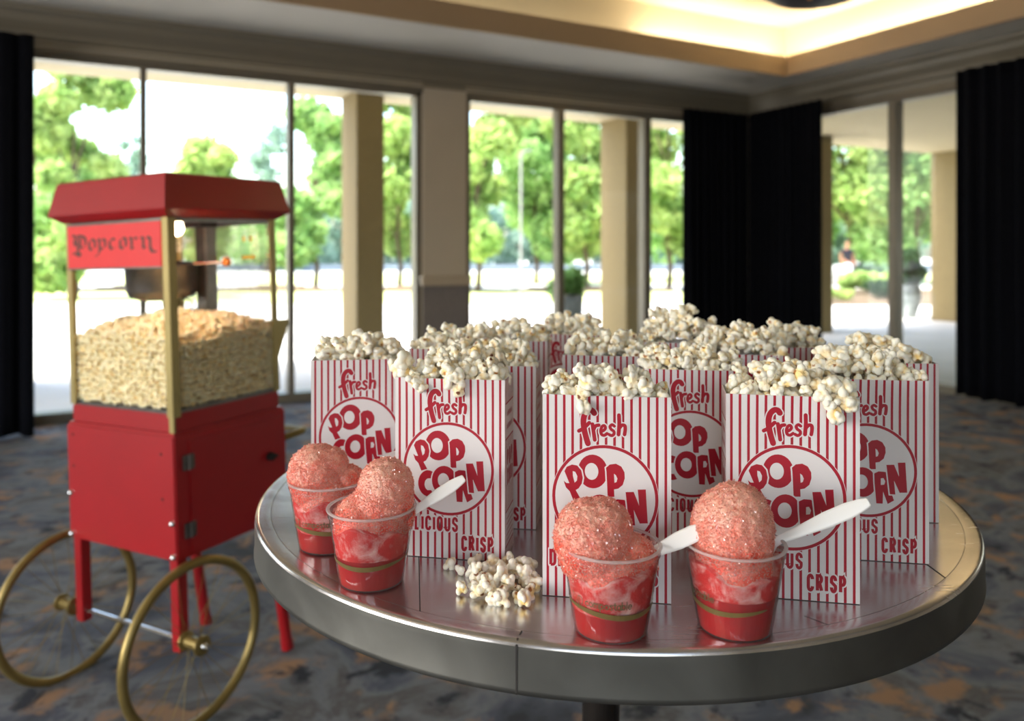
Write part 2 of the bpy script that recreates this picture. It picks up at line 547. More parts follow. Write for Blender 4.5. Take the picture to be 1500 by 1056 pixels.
# ------------------------------------------------------------------ the room
RX, RY, RXL, RYB = 6.54, 6.54, -6.0, -4.0
HEAD, CEIL = 2.665, 2.96
def wall_x(px, y=RY):
    a = (px - 750) / FPX
    t = y / (CS - SN * a)
    return t * (CS * a + SN)
def wall_y(px, x=RX):
    a = (px - 750) / FPX
    t = x / (CS * a + SN)
    return t * (CS - SN * a)

mb = MB(); mb.box(RXL, RX + .12, RYB, RY + .12, -.1, 0)
struct(mb.build('floor', M['carpet']))

# low ceiling ring round a raised tray with a lit cove
TX, TY, TXL, TYB = 6.0, 5.5, -2.6, -1.6
mb = MB()
mb.box(RXL, RX + .2, TY + .01, RY + .2, CEIL, CEIL + .1)
mb.box(RXL, RX + .2, RYB, TYB, CEIL, CEIL + .1)
mb.box(TX + .01, RX + .2, TYB, TY + .01, CEIL, CEIL + .1)
mb.box(RXL, TXL, TYB, TY, CEIL, CEIL + .1)
struct(mb.build('ceiling', M['ceiling']))
mb = MB()
LIP = 3.15
t = .03
mb.box(TXL - t, TX + t, TY, TY + t, CEIL - .001, LIP)
mb.box(TXL - t, TX + t, TYB - t, TYB, CEIL - .001, LIP)
mb.box(TX, TX + t, TYB, TY, CEIL - .001, LIP)
mb.box(TXL - t, TXL, TYB, TY, CEIL - .001, LIP)
struct(mb.build('trim_1', M['fascia']))
mb = MB()
g = .28
TT = 3.53
mb.box(TXL - g, TX + g + .05, TY + g, TY + g + .05, CEIL + .1, TT)
mb.box(TXL - g, TX + g + .05, TYB - g - .05, TYB - g, CEIL + .1, TT)
mb.box(TX + g, TX + g + .05, TYB - g, TY + g, CEIL + .1, TT)
mb.box(TXL - g - .05, TXL - g, TYB - g, TY + g, CEIL + .1, TT)
mb.box(TXL - g - .05, TX + g + .05, TYB - g - .05, TY + g + .05, TT, TT + .08)
struct(mb.build('ceiling_tray', M['tray']))
def cove(name, loc, sx, sy, e, tilt):
    l = bpy.data.lights.new(name, 'AREA'); l.shape = 'RECTANGLE'; l.size = sx; l.size_y = sy; l.energy = e; l.color = (1, .88, .68)
    o = bpy.data.objects.new(name, l); COL.objects.link(o); o.location = loc
    o.rotation_euler = Vector(tilt).to_track_quat('-Z', 'Y').to_euler()
    return o
def cove_strip(name, loc, dirn, length, e, side):
    l = bpy.data.lights.new(name, 'AREA'); l.shape = 'RECTANGLE'; l.size = length; l.size_y = .05; l.energy = e; l.color = (1, .88, .68)
    o = bpy.data.objects.new(name, l); COL.objects.link(o); o.location = loc
    z = -Vector(side).normalized(); x = Vector(dirn).normalized(); y = z.cross(x)
    o.rotation_euler = Matrix((x, y, z)).transposed().to_euler()
    return o
cove_strip('cove_strip_light', (5.25, TY + .14, 3.08), (1, 0, 0), 1.7, 20, (0, .35, 1))
cove_strip('cove_strip_light', (TX + .14, 3.4, 3.08), (0, 1, 0), 4.2, 48, (.35, 0, 1))
cove_strip('cove_strip_light', (1.2, TY + .14, 3.08), (1, 0, 0), 6.0, 6, (0, .35, 1))
cove_strip('cove_strip_light', (TXL - .14, 2.0, 3.08), (0, 1, 0), 6.0, 30, (-.35, 0, 1))

# walls behind and beside the viewpoint: piers and heads round their unglazed openings
mb = MB()
mb.box(RXL - .15, RXL, RYB, -1.8, 0, CEIL); mb.box(RXL - .15, RXL, 3.4, RY + .1, 0, CEIL); mb.box(RXL - .15, RXL, -1.8, 3.4, 2.75, CEIL); mb.box(RXL - .15, RXL, -1.8, 3.4, 0, .3)
struct(mb.build('wall_left', M['wall']))
mb = MB()
mb.box(RXL, -4.4, RYB - .15, RYB, 0, CEIL); mb.box(-.8, RX, RYB - .15, RYB, 0, CEIL); mb.box(-4.4, -.8, RYB - .15, RYB, 2.85, CEIL); mb.box(-4.4, -.8, RYB - .15, RYB, 0, .5)
struct(mb.build('wall_front', M['wall']))

# back wall: header, pillar, corner
xp0, xp1 = wall_x(617), wall_x(680)
mb = MB()
mb.box(RXL, RX + .2, RY, RY + .18, HEAD + .03, CEIL)
mb.box(xp0, xp1, RY - .05, RY + .18, 0, HEAD + .03)
mb.box(RX - .25, RX + .2, RY, RY + .18, 0, HEAD + .03)
mb.box(RXL, -5.2, RY, RY + .18, 0, HEAD + .03)
struct(mb.build('wall_back', M['wall']))
mb = MB()
mb.box(xp0 - .005, xp1 + .005, RY - .056, RY - .05, .1, .93)
struct(mb.build('trim_2', M['wall_low']))
mb = MB()
mb.box(xp0 - .03, xp1 + .03, RY - .10, RY - .04, .935, 1.0, bev=.008)
mb.box(xp0 - .04, xp1 + .04, RY - .115, RY - .04, 1.0, 1.018, bev=.004)
struct(mb.build('trim_3', mat('light_taupe_rail_paint', lin(176, 160, 138), .4)))
mb = MB()
for x0_, x1_ in ((-5.2, xp0), (xp1, RX - .25)):
    mb.box(x0_, x1_, RY - .03, RY, 2.735, 2.75); mb.box(x0_, x1_, RY - .045, RY, 2.697, 2.712)
struct(mb.build('trim_6', mat('light_taupe_bead_paint', lin(176, 166, 148), .35)))
# right wall: header and end piers
mb = MB()
mb.box(RX, RX + .18, RYB, RY + .18, HEAD + .03, CEIL)
mb.box(RX, RX + .18, RY - .25, RY, 0, HEAD + .03)
mb.box(RX, RX + .18, RYB, .6, 0, HEAD + .03)
struct(mb.build('wall_right', M['wall']))

# crown moulding: three stepped runs on each wall
def crown(name, horizontal):
    mb = MB()
    prof = [(0, 2.70), (.02, 2.70), (.03, 2.745), (.055, 2.76), (.06, 2.80), (.11, 2.86), (.125, 2.905), (.16, 2.925), (.165, CEIL), (0, CEIL)]
    if horizontal:
        a = [(RXL, RY - d, z) for d, z in prof]; b = [(RX - d, RY - d, z) for d, z in prof]
    else:
        a = [(RX - d, RY - d, z) for d, z in prof]; b = [(RX - d, RYB, z) for d, z in prof]
    k = len(prof)
    mb.add(a + b, [(i, i + 1, k + i + 1, k + i) for i in range(k - 1)])
    return struct(mb.build(name, M['trim']))
crown('trim_4', True)
crown('trim_5', False)

# glazing: each bay with frame, mullions, pane
def window_back(name, x0, x1, mulls, wids):
    e = MB()
    y0, y1 = RY - .015, RY + .11
    e.box(x0, x1, y0, y1, HEAD - .045, HEAD + .03, bev=.004)
    e.box(x0, x1, y0 - .035, y0 + .02, HEAD - .012, HEAD + .028, bev=.003)
    e.box(x0, x1, y0, y1, 0, .072, bev=.004)
    e.box(x0, x0 + .055, y0, y1, .06, HEAD); e.box(x1 - .055, x1, y0, y1, .06, HEAD)
    o = struct(e.build(name, M['frame']))
    for mx, w in zip(mulls, wids):
        m = MB(); m.box(mx - w / 2, mx + w / 2, y0 + .004, y1 - .004, .07, HEAD - .04, bev=.005)
        m.build('mullion', M['frame'], o)
    xs = [x0 + .05] + list(mulls) + [x1 - .05]
    for a, b in zip(xs[:-1], xs[1:]):
        m = MB(); m.add([(a, RY + .05, .06), (b, RY + .05, .06), (b, RY + .05, HEAD - .03), (a, RY + .05, HEAD - .03)], [(0, 1, 2, 3)])
        m.build('pane', M['glass'], o)
    return o
window_back('window_1', -5.2, wall_x(617) , [wall_x(210) - 1.62, wall_x(210), wall_x(427)], [.05, .045, .05])
window_back('window_2', wall_x(680), RX - .25, [wall_x(822), wall_x(948.5)], [.07, .09])
def window_right(name, y0, y1, mulls):
    e = MB()
    x0, x1 = RX - .015, RX + .11
    e.box(x0, x1, y0, y1, HEAD - .045, HEAD + .03, bev=.004)
    e.box(x0 - .035, x0 + .02, y0, y1, HEAD - .012, HEAD + .028, bev=.003)
    e.box(x0, x1, y0, y1, 0, .072, bev=.004)
    e.box(x0, x1, y0, y0 + .055, .06, HEAD); e.box(x0, x1, y1 - .055, y1, .06, HEAD)
    o = struct(e.build(name, M['frame']))
    for my in mulls:
        m = MB(); m.box(x0 + .004, x1 - .004, my - .04, my + .04, .07, HEAD - .04, bev=.005)
        m.build('mullion', M['frame'], o)
    ys = [y0 + .05] + list(mulls) + [y1 - .05]
    for a, b in zip(ys[:-1], ys[1:]):
        m = MB(); m.add([(RX + .05, a, .06), (RX + .05, b, .06), (RX + .05, b, HEAD - .03), (RX + .05, a, HEAD - .03)], [(0, 1, 2, 3)])
        m.build('pane', M['glass'], o)
    return o
ym = wall_y(1307)
window_right('window_3', .6, RY - .25, [ym - 2.9, ym - 1.45, ym, ym + 1.45])

# drapes
def drape(name, p0, p1, z0, z1, folds, amp, label, flare=0.0, seed=0):
    r = random.Random(seed)
    p0, p1 = Vector(p0), Vector(p1)
    d = (p1 - p0); L = d.length; d.normalize(); nrm = Vector((-d.y, d.x))
    n = folds * 10; rows = 14
    ph = [r.uniform(-.5, .5) for _ in range(folds + 1)]
    vs, fs = [], []
    for j in range(rows + 1):
        v = j / rows
        for i in range(n + 1):
            u = i / n
            k = u * folds
            p = ph[int(min(k, folds))]
            w = amp * (math.sin(2 * PI * k + p * 1.2) + .3 * math.sin(4.3 * PI * k + p * 3)) * (.6 + .4 * v)
            q = p0 + d * (L * u) + nrm * w
            z = z1 + (z0 - z1) * v + (0.012 * math.sin(k * 3) if j == rows else 0)
            vs.append((q.x, q.y, z))
    for j in range(rows):
        for i in range(n):
            a = j * (n + 1) + i
            fs.append((a, a + 1, a + n + 2, a + n + 1))
    mb = MB(); mb.add(vs, fs)
    o = mb.build(name, M['curtain'], None, smooth=True)
    s = o.modifiers.new('thick', 'SOLIDIFY'); s.thickness = .006
    return tag(o, label, 'curtain', 'black floor-length drapes')
DY = RY - .26
xl = wall_x(49, 6.18)
drape('curtain', (xl - 1.5, 6.18), (xl, 6.18), .008, 2.70, 12, .035, 'black drape hanging at the left edge of the glass wall, beside the red popcorn machine', seed=1)
drape('curtain', (wall_x(1002, DY + .02), DY + .02), (RX - .27, DY + .02), .03, 2.72, 9, .04, 'black drape on the back glass wall ending in the room corner', seed=2)
drape('curtain', (RX - .28, RY - .30), (RX - .28, wall_y(1203, RX - .28)), .03, 2.72, 10, .04, 'black drape on the side wall between the room corner and the porch window', seed=3)
yr = wall_y(1402, RX - .22)
drape('curtain', (RX - .22, yr), (RX - .22, yr - 2.0), .05, 2.735, 15, .04, 'black drape to the right of the porch window, behind the table edge', seed=4)

# pendant lamp whose dark bowl dips into the picture from above
pl = at(1196, 4.25, 2.595)
pen = tag(empty('pendant_lamp', pl), 'dark round pendant lamp hanging in the raised ceiling tray', 'lamp')
mb = MB()
mb.lathe([(0.0, 0), (.12, .006), (.22, .03), (.29, .075), (.31, .13), (.30, .135), (.28, .08), (.2, .04), (0, .02)], 40)
mb.build('lamp_shade', M['dark'], pen, smooth=True)
mb = MB(); mb.tube([(0, 0, .02), (0, 0, TT - pl.z)], .012, 8); mb.build('rod', M['post_dark'], pen)
mb = MB(); mb.lathe([(0, -.03), (.012, -.03), (.02, -.015), (.012, 0.01), (0, .01)], 16); mb.build('finial', M['orange_knob'], pen, smooth=True, loc=(-.12, -.06, .012))

# ------------------------------------------------------------------ outside
RM = Matrix.Rotation(-YAW, 4, 'Z')
def ground(name, z0, z1, h, m, x0=-60, x1=60, kind='structure'):
    """a strip of ground lying square to the view direction, from z0 to z1 metres ahead"""
    mb = MB(); mb.box(x0, x1, z0, z1, h - .08, h, M=RM)
    o = mb.build(name, m); o['kind'] = kind
    return o
mb = MB(); mb.box(RXL - 14, 40, RY + .12, 14, -.12, -.02); mb.box(RX + .12, 40, -8, RY + .12, -.12, -.02)
struct(mb.build('terrace_floor', M['concrete']))
ground('parking_field', 13, 120, -.065, M['asphalt'], -90, 90)
ground('terrace_edge', 9.5, 18.9, -.03, M['concrete'], -30, 5.4)
ground('terrace_path', 9.5, 17.9, -.03, M['concrete'], 5.4, 40)
ground('lawn', 18.9, 23.8, -.02, M['lawn'], -60, 5.4)
ground('lawn_strip', 30, 42, -.05, M['lawn'], -60, 60)
ground('planting_bed_ground', 17.9, 25, .0, M['mulch'], 5.4, 30)
# rough mulch edge beyond the lawn
mb = MB()
pts = []
n = 90
for i in range(n + 1):
    x = -40 + i * (45.0 / n)
    pts.append((x, 23.9 + .25 * math.sin(i * .9) + .2 * math.sin(i * .37)))
for i in range(n):
    (xa, ya), (xb, yb) = pts[i], pts[i + 1]
    h = .1 + .07 * math.sin(i * .7)
    mb.add([RM @ Vector(p) for p in [(xa, ya, -.02), (xb, yb, -.02), (xb, yb + .7, h), (xa, ya + .7, h), (xb, yb + 1.7, -.04), (xa, ya + 1.7, -.04)]], [(0, 1, 2, 3), (3, 2, 4, 5)])
struct(mb.build('ground_mound', M['mulch']))

# porch roof and its piers
mb = MB()
mb.box(-12, 30, RY + .2, 8.95, 3.0, 3.35)
mb.box(RX + .2, 30, -6, RY + .2, 3.0, 3.35)
struct(mb.build('porch_roof_slab', M['soffit']))
for k, x in enumerate((-4.68, -1.08, 2.53, 6.14, 9.75, 13.35, 16.9)):
    mb = MB(); mb.box(x, x + .31, 8.3, 8.9, -.02, 3.01, bev=.01)
    struct(mb.build('porch_pillar', M['stucco']))

def foliage(clumps, n, size, seed, squash=1.0):
    """leaf blades scattered through round clumps; one mesh"""
    r = np.random.default_rng(seed)
    cl = np.array(clumps, float)
    wts = cl[:, 3] ** 2; wts /= wts.sum()
    idx = r.choice(len(cl), n, p=wts)
    d = r.normal(size=(n, 3)); d /= np.linalg.norm(d, axis=1)[:, None]
    rad = cl[idx, 3] * (r.random(n) ** .45)
    c = cl[idx, :3] + d * rad[:, None] * np.array([1, 1, squash])
    u = r.normal(size=(n, 3)); u /= np.linalg.norm(u, axis=1)[:, None]
    w = np.cross(u, r.normal(size=(n, 3))); w /= np.linalg.norm(w, axis=1)[:, None]
    s = size * (.6 + .8 * r.random(n))[:, None]
    v = np.stack([c - u * s, c + w * s * .45, c + u * s, c - w * s * .45], 1).reshape(-1, 3)
    me = bpy.data.meshes.new('foliage')
    me.vertices.add(4 * n); me.vertices.foreach_set('co', v.ravel())
    me.loops.add(4 * n); me.loops.foreach_set('vertex_index', np.arange(4 * n, dtype=np.int32))
    me.polygons.add(n); me.polygons.foreach_set('loop_start', np.arange(0, 4 * n, 4, dtype=np.int32)); me.polygons.foreach_set('loop_total', np.full(n, 4, np.int32))
    me.update(calc_edges=True)
    return me

def tree(px, depth, top, width, crown_low, leafm, label, n=2600, size=.2, seed=1, trunk=.1, group=None, name='tree', dens=14, squash=.8):
    r = random.Random(seed)
    p = at(px, depth, -.05)
    root = tag(empty(name, p), label, 'tree', group)
    h = top; hw = width / 2
    cl = []
    for i in range(dens):
        z = crown_low + (h - crown_low) * (i + .5) / dens * .95
        k = (z - crown_low) / max(.1, h - crown_low)
        spread = hw * math.sin(PI * min(.97, .14 + .8 * k)) ** .6 * .7
        a = r.uniform(0, 2 * PI)
        rr = spread * r.uniform(.3, 1)
        cl.append((rr * math.cos(a), rr * math.sin(a), z, hw * r.uniform(.26, .46)))
    link('crown', foliage(cl, n, size, seed, squash), leafm, root)
    mb = MB()
    mb.tube([(0, 0, 0), (.06, 0, crown_low * .6), (-.05, .05, crown_low + .2), (0, 0, h * .7)], [trunk, trunk * .8, trunk * .65, trunk * .25], 8)
    for c in cl[::2]:
        mb.tube([(0, 0, max(crown_low * .7, c[2] * .6)), (c[0] * .5, c[1] * .5, c[2] * .85), (c[0], c[1], c[2])], [trunk * .35, trunk * .22, trunk * .08], 5)
    mb.build('trunk', M['bark'], root)
    return root

LB, LM, LBL = M['leaf_bright'], M['leaf_mid'], M['leaf_blue']
tree(108, 20, 6.3, 3.2, .6, LB, 'bright green tree outside the glass right beside the left drape', 8840, .16, 11)
tree(55, 24, 5.4, 4.0, .8, LM, 'mid green tree partly hidden behind the left drape', 4200, .2, 12)
tree(300, 26, 4.9, 3.0, 1.0, LB, 'round-topped green tree showing above the red machine hood', 5440, .18, 13)
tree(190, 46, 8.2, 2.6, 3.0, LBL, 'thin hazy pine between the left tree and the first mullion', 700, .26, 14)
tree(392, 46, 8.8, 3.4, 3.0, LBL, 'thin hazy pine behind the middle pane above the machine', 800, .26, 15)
tree(395, 50, 3.4, 8, .6, LM, 'low distant tree seen through the glass of the machine', 1500, .26, 16)
tree(462, 26, 6.2, 3.8, 1.2, LM, 'leafy tree just left of the first sand-coloured pier', 8160, .18, 17)
tree(585, 27, 8.6, 4.2, 1.3, LB, 'tall bright tree between the first pier and the inner pillar', 8840, .18, 18)
tree(700, 24, 7.6, 4.2, 1.35, LB, 'bright green tree just right of the inner pillar', 8840, .17, 19)
tree(785, 30, 7.6, 5.4, 1.4, LM, 'wide green tree beside the thin lamp post', 9520, .19, 20)
tree(858, 25, 8.0, 4.2, 1.4, LB, 'bright tree between the brown mullion and the second pier', 8840, .17, 21)
tree(980, 25, 8.0, 4.2, 1.35, LB, 'bright tree beside the corner drape', 8160, .17, 22)
tree(930, 34, 7.4, 5.4, 1.4, LM, 'green tree standing behind the second sand-coloured pier', 2400, .2, 23)
tree(1246, 31, 8.1, 7.0, 2.85, LB, 'spreading tree with bare trunk seen through the porch window', 13940, .16, 24, trunk=.2, dens=22)
tree(1345, 30, 6.5, 6.0, 1.5, LM, 'large green tree behind the porch planter', 7600, .2, 25)
tree(1180, 34, 7.0, 5.0, 1.2, LM, 'green tree showing at the left edge of the porch window', 4200, .2, 26)
k = 0
for px in range(430, 1060, 62):
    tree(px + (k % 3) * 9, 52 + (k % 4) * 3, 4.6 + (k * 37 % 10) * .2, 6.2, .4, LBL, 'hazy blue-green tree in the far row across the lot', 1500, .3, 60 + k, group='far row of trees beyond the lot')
    k += 1
for px in (1190, 1262, 1330):
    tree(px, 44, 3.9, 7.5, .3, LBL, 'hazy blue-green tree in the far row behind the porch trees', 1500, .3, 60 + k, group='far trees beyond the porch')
    k += 1

# far low wall along the lot
mb = MB(); mb.box(-70, 70, 49, 49.3, -.05, .35, M=RM)
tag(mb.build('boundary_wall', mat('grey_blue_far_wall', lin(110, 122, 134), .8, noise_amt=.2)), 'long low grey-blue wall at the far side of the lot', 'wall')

# low hedge, flowers, planter pots
def shrub(name, px, depth, w, d, h, m, label, cat, n, size, seed, z=0):
    cl = []
    r = random.Random(seed)
    for i in range(26):
        cl.append((r.uniform(-w / 2, w / 2), r.uniform(-d / 2, d / 2), h * r.uniform(.35, .75), min(h, w) * .32))
    o = link(name, foliage(cl, n, size, seed), m, None, loc=at(px, depth, z), rot=(0, 0, -YAW))
    return tag(o, label, cat)
shrub('hedge', 1272, 22.5, 1.7, .8, .62, LB, 'low clipped hedge in the bed beyond the porch', 'hedge', 4200, .07, 31)
shrub('round_shrub', 1297, 20.2, .7, .6, .5, M['leaf_dark'], 'small dark shrub at the right end of the low hedge', 'shrub', 1800, .06, 32)
shrub('flower_clump', 1225, 24.5, .55, .5, .85, M['flower'], 'clump of white flowers beside the standing person', 'flowers', 900, .06, 33)
shrub('ground_shrub', 1225, 19.5, .7, .5, .3, LB, 'low yellow-green shrub at the near edge of the bed', 'shrub', 1200, .05, 34)
def planter(px, depth, r0, r1, r2, h, plant_h, plant_w, leafm, label, seed, n):
    root = tag(empty('potted_plant', at(px, depth, -.03)), label, 'plant')
    mb = MB()
    mb.lathe([(0, 0), (r0, 0), (r0 * 1.02, .02), (r1, h * .6), (r2, h - .03), (r2 * 1.04, h), (r2 * .9, h), (r2 * .88, h - .06), (0, h - .06)], 28)
    mb.build('pot', M['pot'], root, smooth=True)
    rr = random.Random(seed)
    cl = [(rr.uniform(-1, 1) * plant_w * .3, rr.uniform(-1, 1) * plant_w * .3, h + plant_h * rr.uniform(.15, .75), plant_w * rr.uniform(.2, .32)) for _ in range(12)]
    link('foliage', foliage(cl, n, .07, seed), leafm, root)
    return root
planter(832, 9.6, .15, .18, .19, .74, .33, .42, M['leaf_mid'], 'grey pot of green leaves behind the brown mullion', 41, 700)
planter(1329, 14.6, .15, .25, .215, .66, .72, .62, M['leaf_dark'], 'tall grey glazed pot with a dark shrub on the porch', 42, 2600)

mb = MB(); p = at(763, 19.3, -.02)
mb.tube([(0, 0, 0), (0, 0, 3.62)], .028, 8); mb.tube([(0, 0, 0), (0, 0, .25)], .06, 8); mb.tube([(0, 0, 3.6), (.1, 0, 3.72), (.3, 0, 3.74)], .025, 6)
tag(mb.build('lamp_post', M['pole'], None, loc=p), 'thin grey lamp post standing on the lawn beside the brown mullion', 'lamp post')

# a parked car far off
cr = tag(empty('car', at(716, 66, -.065), -YAW), 'small pale teal car parked at the far side of the lot', 'car')
mb = MB()
prof = [(-2, .25), (-2.05, .6), (-1.8, .8), (-1.1, .88), (-.6, 1.32), (.7, 1.36), (1.3, .92), (1.95, .82), (2.05, .5), (2.0, .25)]
for s in (-1,):
    a = [(x, -.8, z) for x, z in prof]; b = [(x, .8, z) for x, z in prof]
    k_ = len(prof)
    mb.add(a + b, [tuple(range(k_)), tuple(range(2 * k_ - 1, k_ - 1, -1))] + [(i, k_ + i, k_ + (i + 1) % k_, (i + 1) % k_) for i in range(k_)])
mb.build('body', M['car'], cr)
mb = MB()
mb.add([(-1.0, -.805, .9), (-.58, -.805, 1.26), (.66, -.805, 1.28), (1.12, -.805, .92)], [(0, 1, 2, 3)])
mb.build('side_window', M['car_dark'], cr)
for x in (-1.25, 1.3):
    mb = MB(); mb.tube([(x, -.86, .32), (x, -.62, .32)], .32, 20); mb.build('wheel', M['dark'], cr)

# standing person beyond the hedge, seen from behind, turned a little to the right
def person():
    root = tag(empty('person', at(1241, 28.0, -.06), -YAW), 'person in a black shirt and white shorts standing outside under the tree', 'person')
    def skin(name, verts, edges, radii, m, parent, rootv=0, lv=2):
        me = bpy.data.meshes.new(name)
        me.from_pydata(verts, edges, [])
        o = link(name, me, m, parent)
        sk = o.modifiers.new('skin', 'SKIN')
        me.update()
        lay = me.skin_vertices[0] if me.skin_vertices else None
        for i, r in enumerate(radii):
            me.skin_vertices[0].data[i].radius = (r[0], r[1]) if isinstance(r, tuple) else (r, r)
        me.skin_vertices[0].data[rootv].use_root = True
        sub = o.modifiers.new('sub', 'SUBSURF'); sub.levels = lv; sub.render_levels = lv
        return o
    s = 1.62 / 1.75
    V = [(0, 0, .93), (0, 0, 1.12), (0, .01, 1.33), (0, .01, 1.45), (0, -.01, 1.53), (0, -.015, 1.63), (0, -.01, 1.71),
         (-.19, .01, 1.40), (-.24, .03, 1.13), (-.22, -.06, .90), (-.21, -.10, .80),
         (.19, .01, 1.40), (.25, .04, 1.14), (.26, -.02, .90), (.25, -.05, .80),
         (-.10, 0, .86), (-.11, -.01, .49), (-.12, .02, .09), (-.13, -.13, .03),
         (.10, 0, .86), (.12, -.03, .49), (.13, .04, .09), (.15, -.11, .03)]
    V = [tuple(c * s for c in v) for v in V]
    E = [(0, 1), (1, 2), (2, 3), (3, 4), (4, 5), (5, 6), (2, 7), (7, 8), (8, 9), (9, 10), (2, 11), (11, 12), (12, 13), (13, 14),
         (0, 15), (15, 16), (16, 17), (17, 18), (0, 19), (19, 20), (20, 21), (21, 22)]
    R = [(.14, .1), (.125, .09), (.14, .1), .06, .055, .09, .075, .055, .042, .032, .03, .055, .042, .032, .03, .085, .055, .036, .03, .085, .055, .036, .03]
    body = skin('body', V, E, R, M['skin'], root)
    sV = [V[1], V[2], (0, .01, 1.41 * s), V[7], ((V[7][0] + V[8][0]) / 2, .02, 1.25 * s), V[11], ((V[11][0] + V[12][0]) / 2, .02, 1.25 * s), (0, 0, .98 * s)]
    skin('shirt', sV, [(0, 1), (1, 2), (1, 3), (3, 4), (1, 5), (5, 6), (0, 7)], [(.145, .11), (.165, .12), .075, .08, .065, .08, .065, (.15, .11)], M['black_shirt'], root)
    hV = [(0, 0, .97 * s), V[0], V[15], (-.11 * s, 0, .55 * s), V[19], (.12 * s, -.02, .55 * s)]
    skin('shorts', hV, [(0, 1), (1, 2), (2, 3), (1, 4), (4, 5)], [(.15, .11), (.16, .12), .11, .09, .11, .09], M['white_shorts'], root)
    hr = [(0, .015, 1.66 * s), (0, .03, 1.58 * s)]
    skin('hair', hr, [(0, 1)], [.1, .085], M['hair'], root)
person()

# ------------------------------------------------------------------ popcorn kernels
def ico(sub):
    bm = bmesh.new(); bmesh.ops.create_icosphere(bm, subdivisions=sub, radius=1)
    v = np.array([x.co[:] for x in bm.verts]); f = np.array([[q.index for q in x.verts] for x in bm.faces], np.int32)
    bm.free(); return v, f
ICO = {s: ico(s) for s in (1, 2, 3, 4, 6)}

def popped(seed, sub, R=.0085):
    r = np.random.default_rng(seed)
    d, f = ICO[sub]
    n = r.integers(6, 10)
    c = r.normal(size=(n, 3)); c /= np.linalg.norm(c, axis=1)[:, None]
    for _ in range(6):    # push the lobes apart
        for i in range(n):
            for j in range(n):
                if i != j:
                    e = c[i] - c[j]; q = np.linalg.norm(e)
                    if q < .8: c[i] += e / (q + 1e-6) * .1
            c[i] /= np.linalg.norm(c[i])
    dist = r.uniform(.38, .74, n); rad = r.uniform(.34, .52, n)
    C = c * dist[:, None]
    base = np.full(len(d), .5)
    best = base.copy()
    for i in range(n):
        b = d @ C[i]; disc = b * b - C[i] @ C[i] + rad[i] ** 2
        t = np.where((disc > 0) & (b > 0), b + np.sqrt(np.maximum(disc, 0)), 0)
        best = np.maximum(best, t)
    wob = np.array([noise.fractal(Vector(p) * 2.6 + Vector((seed * 3.1, 0, 0)), 1, 2, 3) for p in d])
    best = best + .07 * wob
    v = d * best[:, None] * R
    v *= np.array([1, r.uniform(.8, 1), r.uniform(.75, .95)])
    # colour belongs to the corn: white flake, butter yellow near the core, a brown hull at one side
    k = np.clip((best - .5) / .38, 0, 1)[:, None]
    but = r.uniform(.4, 1.0)
    white = np.array(lin(255, 249, 232)[:3]); yel = np.array(lin(255, 216, 128)[:3]) * but + white * (1 - but)
    col = yel * (1 - k) + white * k
    h = r.normal(size=3); h /= np.linalg.norm(h)
    m = np.clip((d @ h - .87) / .07, 0, 1)[:, None] * (best < .78)[:, None]
    hull = np.array(lin(176, 116, 56)[:3]) if seed % 3 else np.array(lin(120, 66, 34)[:3])
    col = col * (1 - m) + hull * m
    return v.astype(np.float32), f, np.concatenate([col, np.ones((len(col), 1))], 1).astype(np.float32)

def mesh_from(v, f, col, name):
    me = bpy.data.meshes.new(name)
    me.vertices.add(len(v)); me.vertices.foreach_set('co', v.astype(np.float32).ravel())
    me.loops.add(3 * len(f)); me.loops.foreach_set('vertex_index', f.astype(np.int32).ravel())
    me.polygons.add(len(f)); me.polygons.foreach_set('loop_start', np.arange(0, 3 * len(f), 3, dtype=np.int32)); me.polygons.foreach_set('loop_total', np.full(len(f), 3, np.int32))
    me.update(calc_edges=True)
    me.polygons.foreach_set('use_smooth', np.ones(len(f), bool))
    if col is not None:
        a = me.color_attributes.new('tint', 'FLOAT_COLOR', 'POINT')
        a.data.foreach_set('color', col.ravel())
    return me

KH = [popped(100 + i, 4) for i in range(9)]        # close-up kernels
KM = [popped(100 + i, 3) for i in range(9)]
KL = [popped(100 + i, 2) for i in range(9)]
KMESH = []
for i, (v, f, c) in enumerate(KH):
    me = mesh_from(v, f, c, 'popped_kernel'); me.materials.append(M['popcorn']); KMESH.append(me)

def rand_rot(r):
    q = r.normal(size=4); q /= np.linalg.norm(q)
    w, x, y, z = q
    return np.array([[1 - 2 * (y * y + z * z), 2 * (x * y - z * w), 2 * (x * z + y * w)], [2 * (x * y + z * w), 1 - 2 * (x * x + z * z), 2 * (y * z - x * w)], [2 * (x * z - y * w), 2 * (y * z + x * w), 1 - 2 * (x * x + y * y)]])

def heap_mesh(name, pts, variants, seed, smin=.85, smax=1.2, tint=None):
    r = np.random.default_rng(seed)
    V, F, Cc = [], [], []
    k = 0
    for p in pts:
        v, f, c = variants[r.integers(len(variants))]
        s = r.uniform(smin, smax)
        V.append((v @ rand_rot(r).T) * s + np.array(p)); F.append(f + k); k += len(v)
        Cc.append(c if tint is None else c * np.array(list(tint) + [1]) * np.array([1, 1, 1, 1]))
    return mesh_from(np.concatenate(V), np.concatenate(F), np.concatenate(Cc).astype(np.float32), name)

def kernel_obj(loc, rot, s, label, group, vi):
    o = bpy.data.objects.new('popcorn_kernel', KMESH[vi])
    COL.objects.link(o)
    o.location = loc; o.rotation_euler = rot; o.scale = (s, s, s)
    return tag(o, label, 'popcorn', group)

